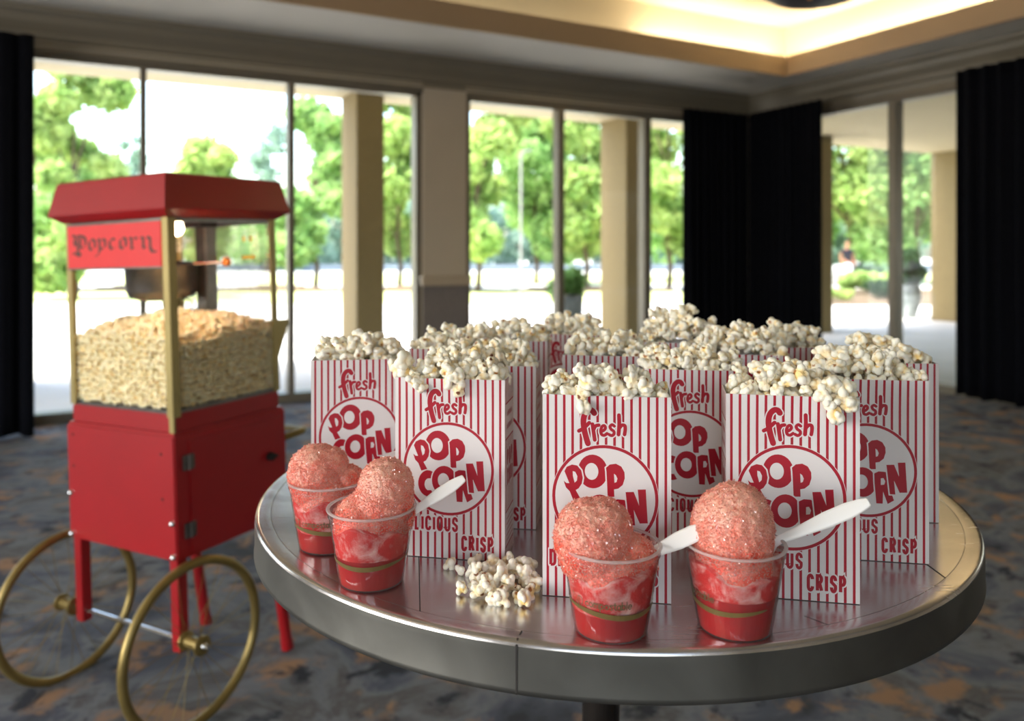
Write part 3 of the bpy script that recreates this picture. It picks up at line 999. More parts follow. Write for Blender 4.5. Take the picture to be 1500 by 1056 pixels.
# ------------------------------------------------------------------ the popcorn box
BW, BD, BH = .1187, .052, .189
def stripe_mat():
    m = bpy.data.materials.new('red_and_white_striped_carton')
    m.use_nodes = True
    n, l = m.node_tree.nodes, m.node_tree.links
    b = n['Principled BSDF']; b.inputs['Roughness'].default_value = .42
    tc = n.new('ShaderNodeTexCoord'); sx = n.new('ShaderNodeSeparateXYZ'); l.new(tc.outputs['Object'], sx.inputs[0])
    ge = n.new('ShaderNodeSeparateXYZ')
    l.new(tc.outputs['Normal'], ge.inputs[0])
    ab = n.new('ShaderNodeMath'); ab.operation = 'ABSOLUTE'; l.new(ge.outputs['X'], ab.inputs[0])
    gt = n.new('ShaderNodeMath'); gt.operation = 'GREATER_THAN'; gt.inputs[1].default_value = .6; l.new(ab.outputs[0], gt.inputs[0])
    def stripes(src, period, width, off):
        a = n.new('ShaderNodeMath'); a.operation = 'MULTIPLY_ADD'; a.inputs[1].default_value = 1 / period; a.inputs[2].default_value = off + 100
        l.new(src, a.inputs[0])
        fr = n.new('ShaderNodeMath'); fr.operation = 'FRACT'; l.new(a.outputs[0], fr.inputs[0])
        c = n.new('ShaderNodeMath'); c.operation = 'LESS_THAN'; c.inputs[1].default_value = width; l.new(fr.outputs[0], c.inputs[0])
        return c.outputs[0]
    P = BW * .0655
    s1 = stripes(sx.outputs['X'], P, .31, .15)
    s2 = stripes(sx.outputs['Y'], BD / 9, .3, .5)
    mx = n.new('ShaderNodeMix'); mx.data_type = 'FLOAT'
    l.new(gt.outputs[0], mx.inputs[0]); l.new(s1, mx.inputs[2]); l.new(s2, mx.inputs[3])
    c = n.new('ShaderNodeMix'); c.data_type = 'RGBA'
    c.inputs['A'].default_value = lin(226, 220, 220); c.inputs['B'].default_value = lin(168, 10, 38)
    l.new(mx.outputs[0], c.inputs['Factor'])
    l.new(c.outputs['Result'], b.inputs['Base Color'])
    return m
M['stripe'] = stripe_mat()
M['carton'] = mat('white_carton', lin(226, 220, 220), .42)
M['red_ink'] = mat('crimson_ink', lin(168, 10, 38), .42)

def print_front():
    """the front print; x 0..1 across the face, y 0..1.592 upwards, in face widths"""
    pr = Print(); HT = BH / BW
    WH, RD = 0, 1
    cx, cy, R = .49, HT - .80, .405
    # circle
    pr.poly(arc(cx, cy, R + .012, R + .012, 0, 360, 63)[:-1], mi=WH); pr.layer()
    ring = arc(cx, cy, R - .004, R - .004, 0, 360, 64)[:-1]
    pr.stroke(ring, .024, closed=True, mi=RD); pr.layer()
    def B(x, y): return (cx + (x - 417) / 342 * R, cy - (y - 779) / 349 * R)
    def letter(outer, holes=()):
        outer = [B(*p) for p in outer]; holes = [[B(*p) for p in h] for h in holes]
        pr.stroke(outer, .022, closed=True, mi=WH); pr.layer()
        pr.poly(outer, holes, mi=RD); pr.layer()
    def E(ax, ay, rx, ry, a0=0, a1=360, n=28): return arc(ax, ay, rx, ry, a0, a1, n)[:-1] if a1 - a0 == 360 else arc(ax, ay, rx, ry, a0, a1, n)
    letter(E(338, 604, 98, 114), [E(330, 604, 45, 57)])
    # P with a flicked left foot
    letter([(145, 675), (163, 690), (183, 690), (150, 610), (165, 580), (200, 563), (235, 568), (262, 600), (272, 650), (265, 690), (245, 722), (225, 735), (255, 788), (208, 802), (185, 745), (160, 720)],
           [[(205, 607), (222, 612), (236, 640), (233, 670), (218, 686), (206, 640)]])
    # P on the right
    letter([(428, 600), (425, 575), (450, 552), (490, 545), (525, 562), (546, 600), (548, 640), (535, 685), (505, 712), (478, 718), (480, 768), (436, 770)],
           [[(477, 612), (490, 622), (500, 645), (494, 668), (480, 674)]])
    # C
    letter(E(262, 897, 80, 100, -98, -60, 4) + [(292, 850)] + [(282, 858)] + E(270, 905, 36, 48, -110, -250, 8) + [(285, 948), (305, 985)] + E(270, 897, 86, 103, 60, 262, 16)[0:])
    letter(E(387, 870, 96, 113), [E(380, 868, 44, 55)])
    letter([(470, 870), (468, 800), (500, 783), (545, 785), (582, 815), (592, 860), (575, 905), (606, 998), (562, 1027), (530, 935), (527, 1026), (483, 1026)],
           [[(514, 836), (532, 832), (546, 856), (538, 882), (514, 886)]])
    letter([(553, 732), (606, 728), (641, 818), (632, 712), (684, 708), (697, 934), (645, 938), (606, 848), (615, 952), (577, 952)])
    # fresh, in script
    def G(x, y): return ((x - 92) / 563, HT - (y - (400 + .027 * (x - 92))) / 552)
    def curve(pts, n=5):
        P = [Vector(p) for p in pts]; out = []
        for i in range(len(P) - 1):
            p0, p1, p2, p3 = P[max(0, i - 1)], P[i], P[i + 1], P[min(len(P) - 1, i + 2)]
            for k in range(n):
                t = k / n
                q = .5 * ((2 * p1) + (p2 - p0) * t + (2 * p0 - 5 * p1 + 4 * p2 - p3) * t * t + (3 * p1 - p0 - 3 * p2 + p3) * t ** 3)
                out.append((q.x, q.y))
        out.append((P[-1].x, P[-1].y)); return out
    S = [
     (curve([(322, 482), (312, 470), (296, 470), (280, 488), (274, 520), (279, 560), (288, 595), (294, 614)]), .045),
     (curve([(254, 560), (275, 548), (300, 524)]), .03),
     (curve([(314, 530), (319, 565), (324, 598)]), .03),
     (curve([(318, 556), (328, 538), (342, 534)]), .028),
     (curve([(352, 562), (364, 556), (371, 546), (366, 536), (356, 540), (350, 558), (354, 574), (366, 578), (378, 570)]), .024),
     (curve([(410, 538), (400, 532), (391, 540), (396, 552), (407, 560), (408, 572), (398, 579), (386, 574)]), .024),
     (curve([(430, 490), (431, 530), (428, 574)]), .03),
     (curve([(431, 548), (442, 534), (455, 536), (457, 552), (454, 574)]), .028),
    ]
    for pts, w in S: pr.stroke([G(*p) for p in pts], w + .018, mi=WH)
    pr.layer()
    for pts, w in S: pr.stroke([G(*p) for p in pts], w, mi=RD)
    pr.layer()
    caps_word(pr, 'DELICIOUS', .05, .585, HT - 1.355, HT - 1.222, .0225, RD, WH)
    caps_word(pr, 'CRISP', .605, .905, HT - 1.52, HT - 1.38, .0245, RD, WH)
    return pr

def print_side():
    """x 0..1 across the narrow side (its own width), y 0..HT in side widths"""
    pr = Print(); H = BH / BD
    WH, RD = 0, 1
    for (y0, y1) in ((H - 1.22, H - .5), (.25, .95)):
        pr.poly([(.1, y0), (.95, y0 + .02), (.95, y1), (.1, y1 - .02)], mi=WH); pr.layer()
        pr.stroke([(.08, y1), (.95, y1)], .035, mi=RD, cap=False); pr.stroke([(.08, y0), (.95, y0)], .035, mi=RD, cap=False); pr.layer()
    for y, w, a, b in ((H - .72, .05, .25, .82), (H - .98, .05, .2, .85)):
        x = a
        while x < b:
            pr.stroke([(x, y - .05), (x + .01, y + .05 + .02 * math.sin(x * 40))], .022, mi=RD, cap=False)
            x += .045
    for i in range(5):
        x = .18
        while x < .86:
            pr.stroke([(x, .36 + i * .11), (x + .03, .36 + i * .11)], .03, mi=RD, cap=False); x += .05
    pr.layer()
    for word, yb in (('POP', H * .5 + .02), ('CORN', H * .5 - .36)):
        CAPS.setdefault('N', ([[(.1, 0), (.1, 1), (.9, 0), (.9, 1)]], 1))
        caps_word(pr, word, .2, .82, yb, yb + .36, .085, RD, WH, .03)
    return pr

def box_mesh():
    mb = MB()
    hw, hd, t = BW / 2, BD / 2, .0006
    # outer faces; a slight bow in the long faces near the open mouth
    def bow(u, v): return .0022 * math.sin(PI * u) * max(0, (v - .8) / .2) ** 1.5
    nx, nz = 12, 12
    for sgn in (-1, 1):
        vs, fs = [], []
        for j in range(nz + 1):
            v = j / nz
            for i in range(nx + 1):
                u = i / nx
                vs.append((-hw + BW * u, sgn * (hd + bow(u, v)), BH * v))
        for j in range(nz):
            for i in range(nx):
                a = j * (nx + 1) + i
                f = (a, a + 1, a + nx + 2, a + nx + 1)
                fs.append(f if sgn < 0 else f[::-1])
        mb.add(vs, fs, 0)
        mb.add([(x, y - sgn * t, z) for x, y, z in vs], [f[::-1] for f in fs], 1)
        k = nz * (nx + 1)
        rim = vs[k:]
        for i in range(nx):
            a, b = rim[i], rim[i + 1]
            mb.add([a, b, (b[0], b[1] - sgn * t, b[2]), (a[0], a[1] - sgn * t, a[2])], [(0, 1, 2, 3) if sgn < 0 else (3, 2, 1, 0)], 1)
    for sgn in (-1, 1):
        q = [(sgn * hw, -hd * sgn * -1, 0), (sgn * hw, hd * sgn * -1, 0), (sgn * hw, hd * sgn * -1, BH), (sgn * hw, -hd * sgn * -1, BH)]
        q = [(sgn * hw, -hd, 0), (sgn * hw, hd, 0), (sgn * hw, hd, BH), (sgn * hw, -hd, BH)]
        mb.add(q, [(0, 1, 2, 3) if sgn > 0 else (3, 2, 1, 0)], 0)
        qi = [(x - sgn * t, y, z) for x, y, z in q]
        mb.add(qi, [(3, 2, 1, 0) if sgn > 0 else (0, 1, 2, 3)], 1)
        mb.add([q[2], q[3], qi[3], qi[2]], [(0, 1, 2, 3)], 1)
    mb.add([(-hw, -hd, 0), (hw, -hd, 0), (hw, hd, 0), (-hw, hd, 0)], [(3, 2, 1, 0)], 1)
    F, S = print_front(), print_side()
    F.to(mb, lambda x, y, h: (-hw + x * BW, -hd - h * 1.0 - bow(min(1, max(0, x)), y / (BH / BW)), y * BW), 1)
    F.to(mb, lambda x, y, h: (hw - x * BW, hd + h + bow(min(1, max(0, x)), y / (BH / BW)), y * BW), 1)
    S.to(mb, lambda x, y, h: (hw + h, -hd + x * BD, y * BD), 1)
    S.to(mb, lambda x, y, h: (-hw - h, hd - x * BD, y * BD), 1)
    me = mb.mesh('popcorn_box')
    for m in (M['stripe'], M['carton'], M['red_ink']): me.materials.append(m)
    return me
BOXME = box_mesh()

# ------------------------------------------------------------------ the round table
TC = W(.124, 1.092)
TR = .459
tb = tag(empty('round_table', (TC.x, TC.y, 0), -YAW), 'round zinc-topped bistro table holding the popcorn boxes and shaved ice cups', 'table')
mb = MB()
mb.lathe([(0, TH), (TR - .0195, TH)], 128)
mb.lathe([(TR - .0195, TH), (TR - .0192, TH - .0012), (TR - .0186, TH - .0012), (TR - .0183, TH + .0003)], 128)
mb.lathe([(TR - .0183, TH + .0003), (TR - .006, TH + .001), (TR - .0025, TH + .0004), (TR - .0006, TH - .0015), (TR, TH - .004)], 128)
mb.lathe([(TR - .01, TH - .041), (TR - .03, TH - .03), (0, TH - .03)], 96)
mb.build('tabletop', M['zinc_top'], tb, smooth=True)
mb = MB()
mb.lathe([(TR, TH - .004), (TR + .0003, TH - .01), (TR + .0003, TH - .039), (TR + .0012, TH - .0430), (TR - .001, TH - .0445), (TR - .01, TH - .041)], 128)
mb.build('edge_band', M['zinc_edge'], tb, smooth=True)
# soldered seams across the top and down the edge
mb = MB()
def seam(x0, y0, x1, y1, w=.0005):
    a, b = Vector((x0, y0)), Vector((x1, y1)); d = (b - a).normalized(); nn = Vector((-d.y, d.x)) * w
    mb.add([(a.x + nn.x, a.y + nn.y, TH + .0003), (a.x - nn.x, a.y - nn.y, TH + .0003), (b.x - nn.x, b.y - nn.y, TH + .0003), (b.x + nn.x, b.y + nn.y, TH + .0003)], [(0, 1, 2, 3)])
def tloc(px, py):
    d = FPX * (EYE - TH) / (py - HOR)
    return ((px - 750) / FPX * d - .124, d - 1.092)
for pa_, pb_, w_ in (((613.5, 812), (615.5, 906), .0005), ((1358, 827), (1392, 852), .0007), ((1178, 902), (1228, 921), .0003)):
    mb = MB(); seam(*tloc(*pa_), *tloc(*pb_), w=w_); mb.build('seam', M['seam'], tb)
mb = MB()
ang = math.atan2(-.455, -.1235)
ang = math.atan2(*(lambda q: (q[1], q[0]))(tloc(755, 943)))
ca, sa = math.cos(ang), math.sin(ang)
for (r0, z0, r1, z1) in ((TR - .018, TH + .0008, TR - .002, TH + .0008), (TR + .0009, TH - .002, TR + .0009, TH - .0435)):
    tx, ty = -sa * .0007, ca * .0007
    mb.add([(r0 * ca + tx, r0 * sa + ty, z0), (r0 * ca - tx, r0 * sa - ty, z0), (r1 * ca - tx, r1 * sa - ty, z1), (r1 * ca + tx, r1 * sa + ty, z1)], [(0, 1, 2, 3)])
mb.build('seam', M['seam'], tb)
mb = MB(); mb.lathe([(0, TH - .03), (.12, TH - .032), (.12, TH - .045), (.03, TH - .05), (.026, TH - .07), (.026, .06), (.05, .045), (.05, .03)], 32)
mb.build('pedestal', M['post_dark'], tb, smooth=False)
mb = MB(); mb.lathe([(0, .03), (.24, .022), (.28, .012), (.285, 0), (0, 0)], 48); mb.build('foot', M['post_dark'], tb)

# ------------------------------------------------------------------ boxes of popcorn on the table
def put_box(fl, fr, label, mound=.018, peak=.5, seed=0, single=False, dens=1.0, heap_label='', bare=0.0):
    fl, fr = Vector(fl), Vector(fr)
    d = (fr - fl).normalized(); c = (fl + fr) / 2 + Vector((-d.y, d.x)) * (BD / 2)
    p = W(c.x, c.y, TH + .0006)
    rz = math.atan2(d.y, d.x) - YAW
    o = bpy.data.objects.new('popcorn_box', BOXME); COL.objects.link(o)
    o.location = p; o.rotation_euler = (0, 0, rz)
    tag(o, label, 'popcorn box', 'striped popcorn boxes on the round table')
    r = np.random.default_rng(seed)
    sp = .0128
    low, top = [], []
    nx, ny = int(BW / sp), int(round(BD / .0125))
    def surf(u, v):
        return BH - .003 + mound * max(0, 1 - ((u - peak) / .62) ** 2) * (1 - .55 * (2 * v - 1) ** 2)
    layers = 3 if mound > .03 else 2
    for L in range(layers):
        for i in range(nx):
            for j in range(ny):
                u = (i + .5 + r.uniform(-.35, .35) + .5 * (L % 2)) / nx; v = (j + .5 + r.uniform(-.3, .3)) / ny
                if u > 1.02: continue
                z = surf(u, v) - L * .011 + r.uniform(-.004, .004)
                x = (u - .5) * (BW - .006); y = (v - .5) * (BD - .004)
                if z < BH - .004:
                    x = max(-BW / 2 + .0095, min(BW / 2 - .0095, x)); y = max(-BD / 2 + .009, min(BD / 2 - .009, y))
                if L == 0: top.append((x, y, z))
                else: low.append((x, y, z))
    for _ in range(int(12 * dens)):
        u, v = r.uniform(.08, .92), r.uniform(.1, .9)
        top.append(((u - .5) * BW, (v - .5) * BD, surf(u, v) + .010))
    # a bed beneath so the carton is full
    for i in range(nx):
        for j in range(3):
            low.append(((i + .5) / nx * (BW - .022) - BW / 2 + .011, (j - 1) * .014, BH - .03))
    me = heap_mesh('popcorn_fill', low if single else low + top, KM, seed + 5)
    h = link('popcorn_heap', me, M['popcorn'], None, loc=p, rot=(0, 0, rz))
    tag(h, heap_label, 'popcorn', None, 'stuff')
    return o, top, p, rz

F1 = 'popcorn filling the '
specs = [
 # name, FL, FR, mound, peak, seed, single
 ('G', (.0283, .736), (.1464, .717), .012, .5, 1, True, 'striped popcorn box at the centre front, behind the snow cone with compostable print'),
 ('J', (.2012, .738), (.3190, .716), .017, .5, 2, True, 'striped popcorn box at the right front with a big kernel hanging over its rim'),
 ('B', (-.1228, .833), (-.0090, .813), .020, .55, 3, True, 'striped popcorn box just behind the two left snow cones, its narrow side showing'),
 ('K', (.3135, .828), (.4310, .808), .020, .45, 4, True, 'striped popcorn box behind the right front box, nearest the right rim of the table'),
 ('I', (.1463, .892), (.2600, .875), .016, .5, 5, True, 'striped popcorn box in the gap between the centre front and right front boxes'),
 ('A', (-.2445, .958), (-.1300, .975), .022, .45, 6, False, 'striped popcorn box farthest left on the table, nearest the red cart'),
 ('C', (-.0890, .925), (.0270, .908), .018, .5, 7, False, 'striped popcorn box directly behind the left front box, its front mostly covered'),
 ('C2', (-.1400, 1.072), (-.0250, 1.058), .022, .5, 8, False, 'striped popcorn box in the back left of the group, behind the leftmost two boxes'),
 ('D', (-.0650, 1.172), (.0515, 1.157), .022, .6, 9, False, 'striped popcorn box at the back, left of the small rearmost box below the planter'),
 ('E', (.0290, 1.272), (.1420, 1.232), .022, .5, 10, False, 'striped popcorn box farthest back, in front of the potted plant outside'),
 ('F', (.0671, 1.010), (.1800, .990), .020, .5, 11, False, 'striped popcorn box behind the centre front box, in line with the second pier'),
 ('M', (.1895, 1.150), (.3030, 1.125), .044, .45, 12, False, 'striped popcorn box with the tallest heap, in front of the corner drape'),
 ('N1', (.2387, 1.030), (.3516, .998), .030, .5, 13, False, 'striped popcorn box behind the right front box, below the corner drape'),
 ('N2', (.3200, 1.095), (.4340, 1.083), .026, .5, 14, False, 'striped popcorn box far back right, at the right edge of the corner drape'),
 ('L', (.3900, .948), (.5075, .930), .020, .45, 15, False, 'striped popcorn box farthest right, behind the right pair of boxes'),
]
where = {'G': 'centre front box', 'J': 'right front box', 'B': 'box behind the two left snow cones', 'K': 'box nearest the right rim', 'I': 'box between the two front boxes',
         'A': 'leftmost box', 'C': 'box behind the left front box', 'C2': 'back left box', 'D': 'back box left of the rearmost', 'E': 'rearmost box', 'F': 'box behind the centre front box',
         'M': 'box before the corner drape, the tallest heap', 'N1': 'box behind the right front box', 'N2': 'far back right box', 'L': 'rightmost box'}
for nm, fl, fr, mound, peak, seed, single, label in specs:
    o, top, p, rz = put_box(fl, fr, label, mound, peak, seed * 11, single, heap_label=('popcorn packed in the mouth of the ' if single else 'popcorn heaped in the ') + where[nm])
    if single:
        r = random.Random(seed)
        R3 = Matrix.Rotation(rz, 3, 'Z')
        extra = []
        if nm == 'J': extra = [(.030, -.030, BH - .004), (.041, -.029, BH - .002), (.036, -.034, BH - .014), (.026, -.031, BH + .004), (.046, -.024, BH + .008), (.049, -.030, BH - .006), (.034, -.028, BH + .012)]
        if nm == 'G': extra = [(-.020, -.031, BH - .010), (-.022, -.029, BH + .000), (-.018, -.024, BH + .012), (-.024, -.020, BH + .022), (.024, -.020, BH + .014), (.036, -.018, BH + .010)]
        if nm == 'B': extra = [(-.060, -.018, BH + .006), (-.068, -.010, BH + .009), (-.038, -.030, BH - .002), (-.030, -.030, BH - .008), (.0, -.031, BH - .003), (.010, -.031, BH + .002), (.012, -.032, BH - .011), (.0, -.03, BH + .012), (-.05, -.024, BH + .018)]
        for q in top + extra:
            wq = R3 @ Vector(q) + p
            e = q in extra
            kernel_obj(wq, (r.uniform(0, 6.28), r.uniform(0, 6.28), r.uniform(0, 6.28)), r.uniform(1.05, 1.3) if e else r.uniform(.85, 1.2),
                       'popped white kernel on top of the ' + where[nm], 'kernels heaped on the ' + where[nm], r.randrange(9))

# spilled kernels on the table
r = random.Random(5)
spill = [(658, 828), (673, 836), (692, 826), (690, 838), (700, 820), (712, 832), (722, 828), (720, 842), (735, 836), (745, 822), (752, 832), (766, 826), (775, 834), (758, 844), (742, 848), (728, 852), (712, 852),
         (700, 850), (694, 862), (676, 866), (702, 873), (716, 868), (724, 880), (735, 872), (748, 862), (760, 866), (770, 856), (782, 850), (784, 862), (776, 872), (768, 884), (760, 878), (737, 884)]
for i, (px, py) in enumerate(spill):
    d = FPX * (EYE - TH) / (py + 5 - HOR)
    s = r.uniform(.8, 1.15)
    q = at(px, d, TH + .0062 * s)
    kernel_obj(q, (r.uniform(0, 6.28), r.uniform(0, 6.28), r.uniform(0, 6.28)), s, 'popped kernel in the small spill on the table before the left front box', 'kernels spilled on the table', r.randrange(9))
for i, (px, py) in enumerate([(700, 838), (735, 846), (752, 838), (744, 858), (712, 860), (768, 846)]):
    d = FPX * (EYE - TH) / (py + 16 - HOR)
    q = at(px, d, TH + .0155)
    kernel_obj(q, (r.uniform(0, 6.28), r.uniform(0, 6.28), r.uniform(0, 6.28)), r.uniform(.85, 1.1), 'popped kernel in the small spill on the table before the left front box', 'kernels spilled on the table', r.randrange(9))

# ------------------------------------------------------------------ shaved ice cups
CR, CB, CH = .0445, .0312, .0725
def cr_at(z): return CB + (CR - .002 - CB) * (z / CH)
def ice_mat(name, deep, pale, scale, pos0=.38, pos1=.62, sss=.35, zfade=False):
    m = bpy.data.materials.new(name)
    m.use_nodes = True
    n, l = m.node_tree.nodes, m.node_tree.links
    b = n['Principled BSDF']
    b.inputs['Roughness'].default_value = .22
    b.inputs['Subsurface Weight'].default_value = sss
    b.inputs['Subsurface Radius'].default_value = (.012, .004, .003)
    b.inputs['Subsurface Scale'].default_value = 1
    tc = n.new('ShaderNodeTexCoord')
    a = n.new('ShaderNodeTexNoise'); a.inputs['Scale'].default_value = scale; a.inputs['Detail'].default_value = 8; a.inputs['Roughness'].default_value = .65; a.inputs['Distortion'].default_value = .5
    l.new(tc.outputs['Object'], a.inputs[0])
    cr_ = n.new('ShaderNodeValToRGB')
    cr_.color_ramp.elements[0].position = pos0; cr_.color_ramp.elements[1].position = pos1
    cr_.color_ramp.elements[0].color = deep; cr_.color_ramp.elements[1].color = pale
    if zfade:     # the syrup has run down: less of it is left in the top of the scoop
        sz = n.new('ShaderNodeSeparateXYZ'); l.new(tc.outputs['Object'], sz.inputs[0])
        mr = n.new('ShaderNodeMapRange'); mr.inputs['From Min'].default_value = .05; mr.inputs['From Max'].default_value = .115
        mr.inputs['To Min'].default_value = -.16; mr.inputs['To Max'].default_value = .2
        l.new(sz.outputs['Z'], mr.inputs['Value'])
        ad = n.new('ShaderNodeMath'); ad.operation = 'ADD'
        l.new(a.outputs[0], ad.inputs[0]); l.new(mr.outputs[0], ad.inputs[1]); l.new(ad.outputs[0], cr_.inputs[0])
    else: l.new(a.outputs[0], cr_.inputs[0])
    l.new(cr_.outputs[0], b.inputs['Base Color'])
    v = n.new('ShaderNodeTexVoronoi'); v.inputs['Scale'].default_value = 900
    l.new(tc.outputs['Object'], v.inputs[0])
    bp = n.new('ShaderNodeBump'); bp.inputs['Strength'].default_value = .6; bp.inputs['Distance'].default_value = .0006
    l.new(v.outputs['Distance'], bp.inputs['Height']); l.new(bp.outputs[0], b.inputs['Normal'])
    return m
M['ice'] = ice_mat('coral_shaved_ice', lin(244, 88, 66), lin(255, 188, 166), 70, .32, .68, zfade=True)
M['crystal'] = leaf_mat('pale_ice_crystal', lin(255, 168, 146), lin(255, 226, 212))
_n, _l = M['crystal'].node_tree.nodes, M['crystal'].node_tree.links
_g = _n.new('ShaderNodeBsdfGlossy'); _g.inputs['Roughness'].default_value = .12
_m = _n.new('ShaderNodeMixShader'); _m.inputs[0].default_value = .12
_o = _n['Material Output']
_l.new(_o.inputs[0].links[0].from_socket, _m.inputs[1]); _l.new(_g.outputs[0], _m.inputs[2]); _l.new(_m.outputs[0], _o.inputs[0])
M['ice_in'] = ice_mat('pink_packed_ice', lin(216, 48, 44), lin(244, 190, 182), 40, .47, .64)
M['syrup'] = mat('red_syrup', lin(186, 8, 12), .08, noise_amt=.15, noise_scale=40, Subsurface_Weight=.4, Coat_Weight=.5)

def ice_blob(lobes, seed, fine=.0016):
    d, f = ICO[6]
    L = np.array(lobes, float)
    org = L[:, :3].mean(0)
    best = np.zeros(len(d))
    for x, y, z, r in L:
        C = np.array((x, y, z)) - org
        b = d @ C; disc = b * b - C @ C + r * r
        t = np.where(disc > 0, b + np.sqrt(np.maximum(disc, 0)), 0)
        best = np.maximum(best, t)
    best = np.maximum(best, .012)
    r_ = np.random.default_rng(seed)
    sv = [Vector(p) for p in d * best[:, None]]
    n1 = np.array([noise.noise(p * 150 + Vector((seed, 0, 0))) for p in sv])
    n2 = np.array([noise.noise(p * 760 + Vector((0, seed, 0))) for p in sv])
    best = best + .0014 * n1 + fine * n2 + r_.uniform(-.0003, .0003, len(d))
    v = org + d * best[:, None]
    # loose crystals standing out of the surface
    nc = 9000
    idx = r_.choice(len(d), nc)
    tet = np.array([(1, 0, 0), (-.4, .9, 0), (-.4, -.5, .8), (-.3, -.3, -.9)])
    tf = np.array([(0, 1, 2), (0, 2, 3), (0, 3, 1), (1, 3, 2)])
    V, F = [v], [f]; k = len(v)
    for i in idx:
        s = r_.uniform(.0004, .0012)
        V.append((tet * s) @ rand_rot(r_).T + v[i] * 1.0 + d[i] * .0002); F.append(tf + k); k += 4
    v = np.concatenate(V); f = np.concatenate(F)
    return mesh_from(v, f, None, 'shaved_ice'), len(d)

def snow_cone(cx, cz, lobes, label, seed, rot=0.0, syrup=.022, print_rot=None):
    p = W(cx, cz, TH + .0006)
    root = tag(empty('shaved_ice_cup', p, -YAW), label, 'dessert cup', 'clear cups of red shaved ice')
    # cup: thin wall with a rolled rim
    mb = MB()
    prof = [(0, .0004), (CB - .001, .0004), (CB, .0012), (CB + .0010, .008)]
    for k in range(1, 9): prof.append((cr_at(CH * k / 8), CH * k / 8))
    mb.lathe(prof, 64)
    mb.lathe([(cr_at(CH - .007), CH - .007), (cr_at(CH - .007) + .0011, CH - .006), (cr_at(CH - .005), CH - .005)], 64)
    cup = mb.build('cup', M['cup_plastic'], root, smooth=True)
    mb = MB()
    ring = []
    mb.lathe([(CR - .0024 + .0018 * math.cos(a), CH + .0013 * math.sin(a)) for a in [2 * PI * i / 10 for i in range(10)]], 64, close=True)
    mb.build('rim', M['cup_rim'], cup, smooth=True)
    # print on the outside: leaf, wavy band, word
    pr = Print()
    for s0, s1 in ((0, 1), (1.15, 2.0)):
        up, dn = [], []
        for i in range(25):
            q = s0 * PI + (s1 - s0) * PI * i / 24
            y = .026 + .0022 * math.sin(q * 2.0 + 1.0); w = .0042 * max(0, math.sin(PI * i / 24)) ** .5 + .0003
            up.append((q, y + w / 2 + .0002)); dn.append((q, y - w / 2))
        for i in range(24):
            pr.poly([dn[i], dn[i + 1], up[i + 1], up[i]], mi=0)
    def cm(a, y): return (a, y)
    x0 = .62
    kx = 1 / .036
    for pts, w in ((arc(x0, .0345, .0028 * kx, .0036, -60, 250, 12), .0006), ([(x0 - .004 * kx, .026), (x0 - .0018 * kx, .031), (x0, .0375)], .0006), ([(x0 - .008 * kx, .040), (x0 - .0085 * kx, .035), (x0 - .0045 * kx, .030), (x0 - .0048 * kx, .036), (x0 - .008 * kx, .040)], .0005)):
        # pen width is in metres across and along, so draw in metres and convert the angle last
        pr2 = Print(); pr2.h = pr.h
        pr2.stroke([(a / kx, y) for a, y in pts], w, mi=1)
        for vs, fs, mi, h in pr2.items: pr.items.append(([(x * kx, y) for x, y in vs], fs, mi, h))
    pr2 = Print(); pr2.h = pr.h
    low_word(pr2, 'compostable', .0055, .0315, .0042, .0008, mi=1)
    for vs, fs, mi, h in pr2.items: pr.items.append(([(x * kx + x0 , y) for x, y in vs], fs, mi, h))
    mb = MB()
    st = (-PI / 2 - 1.5) if print_rot is None else print_rot
    def wrap(a, y, h):
        rr = cr_at(y) + .0003 + h * .3
        return (rr * math.cos(st + a), rr * math.sin(st + a), y)
    pr.to(mb, wrap)
    mb.build('print', [M['green_ink'], M['grey_ink']], cup)
    # syrup in the bottom, packed ice above it against the wall
    mb = MB()
    g = .0011
    mb.lathe([(0, .0008), (CB - g - .0015, .0008), (CB - g, .0018), (cr_at(syrup) - g, syrup), (0, syrup)], 48)
    mb.build('syrup', M['syrup'], root, smooth=False)
    mb = MB()
    r = random.Random(seed)
    nseg, rows = 72, 18
    vs, fs = [], []
    for j in range(rows + 1):
        for i in range(nseg):
            a = 2 * PI * i / nseg
            hmax = .056 + .006 * math.sin(a * 2 + seed) + .003 * math.sin(a * 5 + seed)
            z = syrup - .002 + (hmax - syrup) * j / rows + .0015 * noise.noise(Vector((a * 3, j, seed)))
            rr = cr_at(z) - g - .0003 - max(0, .0028 * noise.noise(Vector((math.cos(a) * 3, math.sin(a) * 3, z * 120 + seed))))
            vs.append((rr * math.cos(a), rr * math.sin(a), z))
    for j in range(rows):
        for i in range(nseg):
            i2 = (i + 1) % nseg
            fs.append((j * nseg + i, j * nseg + i2, (j + 1) * nseg + i2, (j + 1) * nseg + i))
    k = len(vs); vs.append((0, 0, .058))
    for i in range(nseg): fs.append((rows * nseg + i, rows * nseg + (i + 1) % nseg, k))
    mb.add(vs, fs)
    mb.build('packed_ice', M['ice_in'], root, smooth=True)
    me, nd = ice_blob(lobes, seed)
    o = link('shaved_ice', me, [M['ice'], M['crystal']], root)
    mi_ = np.ones(len(me.polygons), np.int32); mi_[:len(ICO[6][1])] = 0
    me.polygons.foreach_set('material_index', mi_)
    fl = np.ones(len(me.polygons), bool); fl[len(ICO[6][1]):] = False
    me.polygons.foreach_set('use_smooth', fl)
    return root

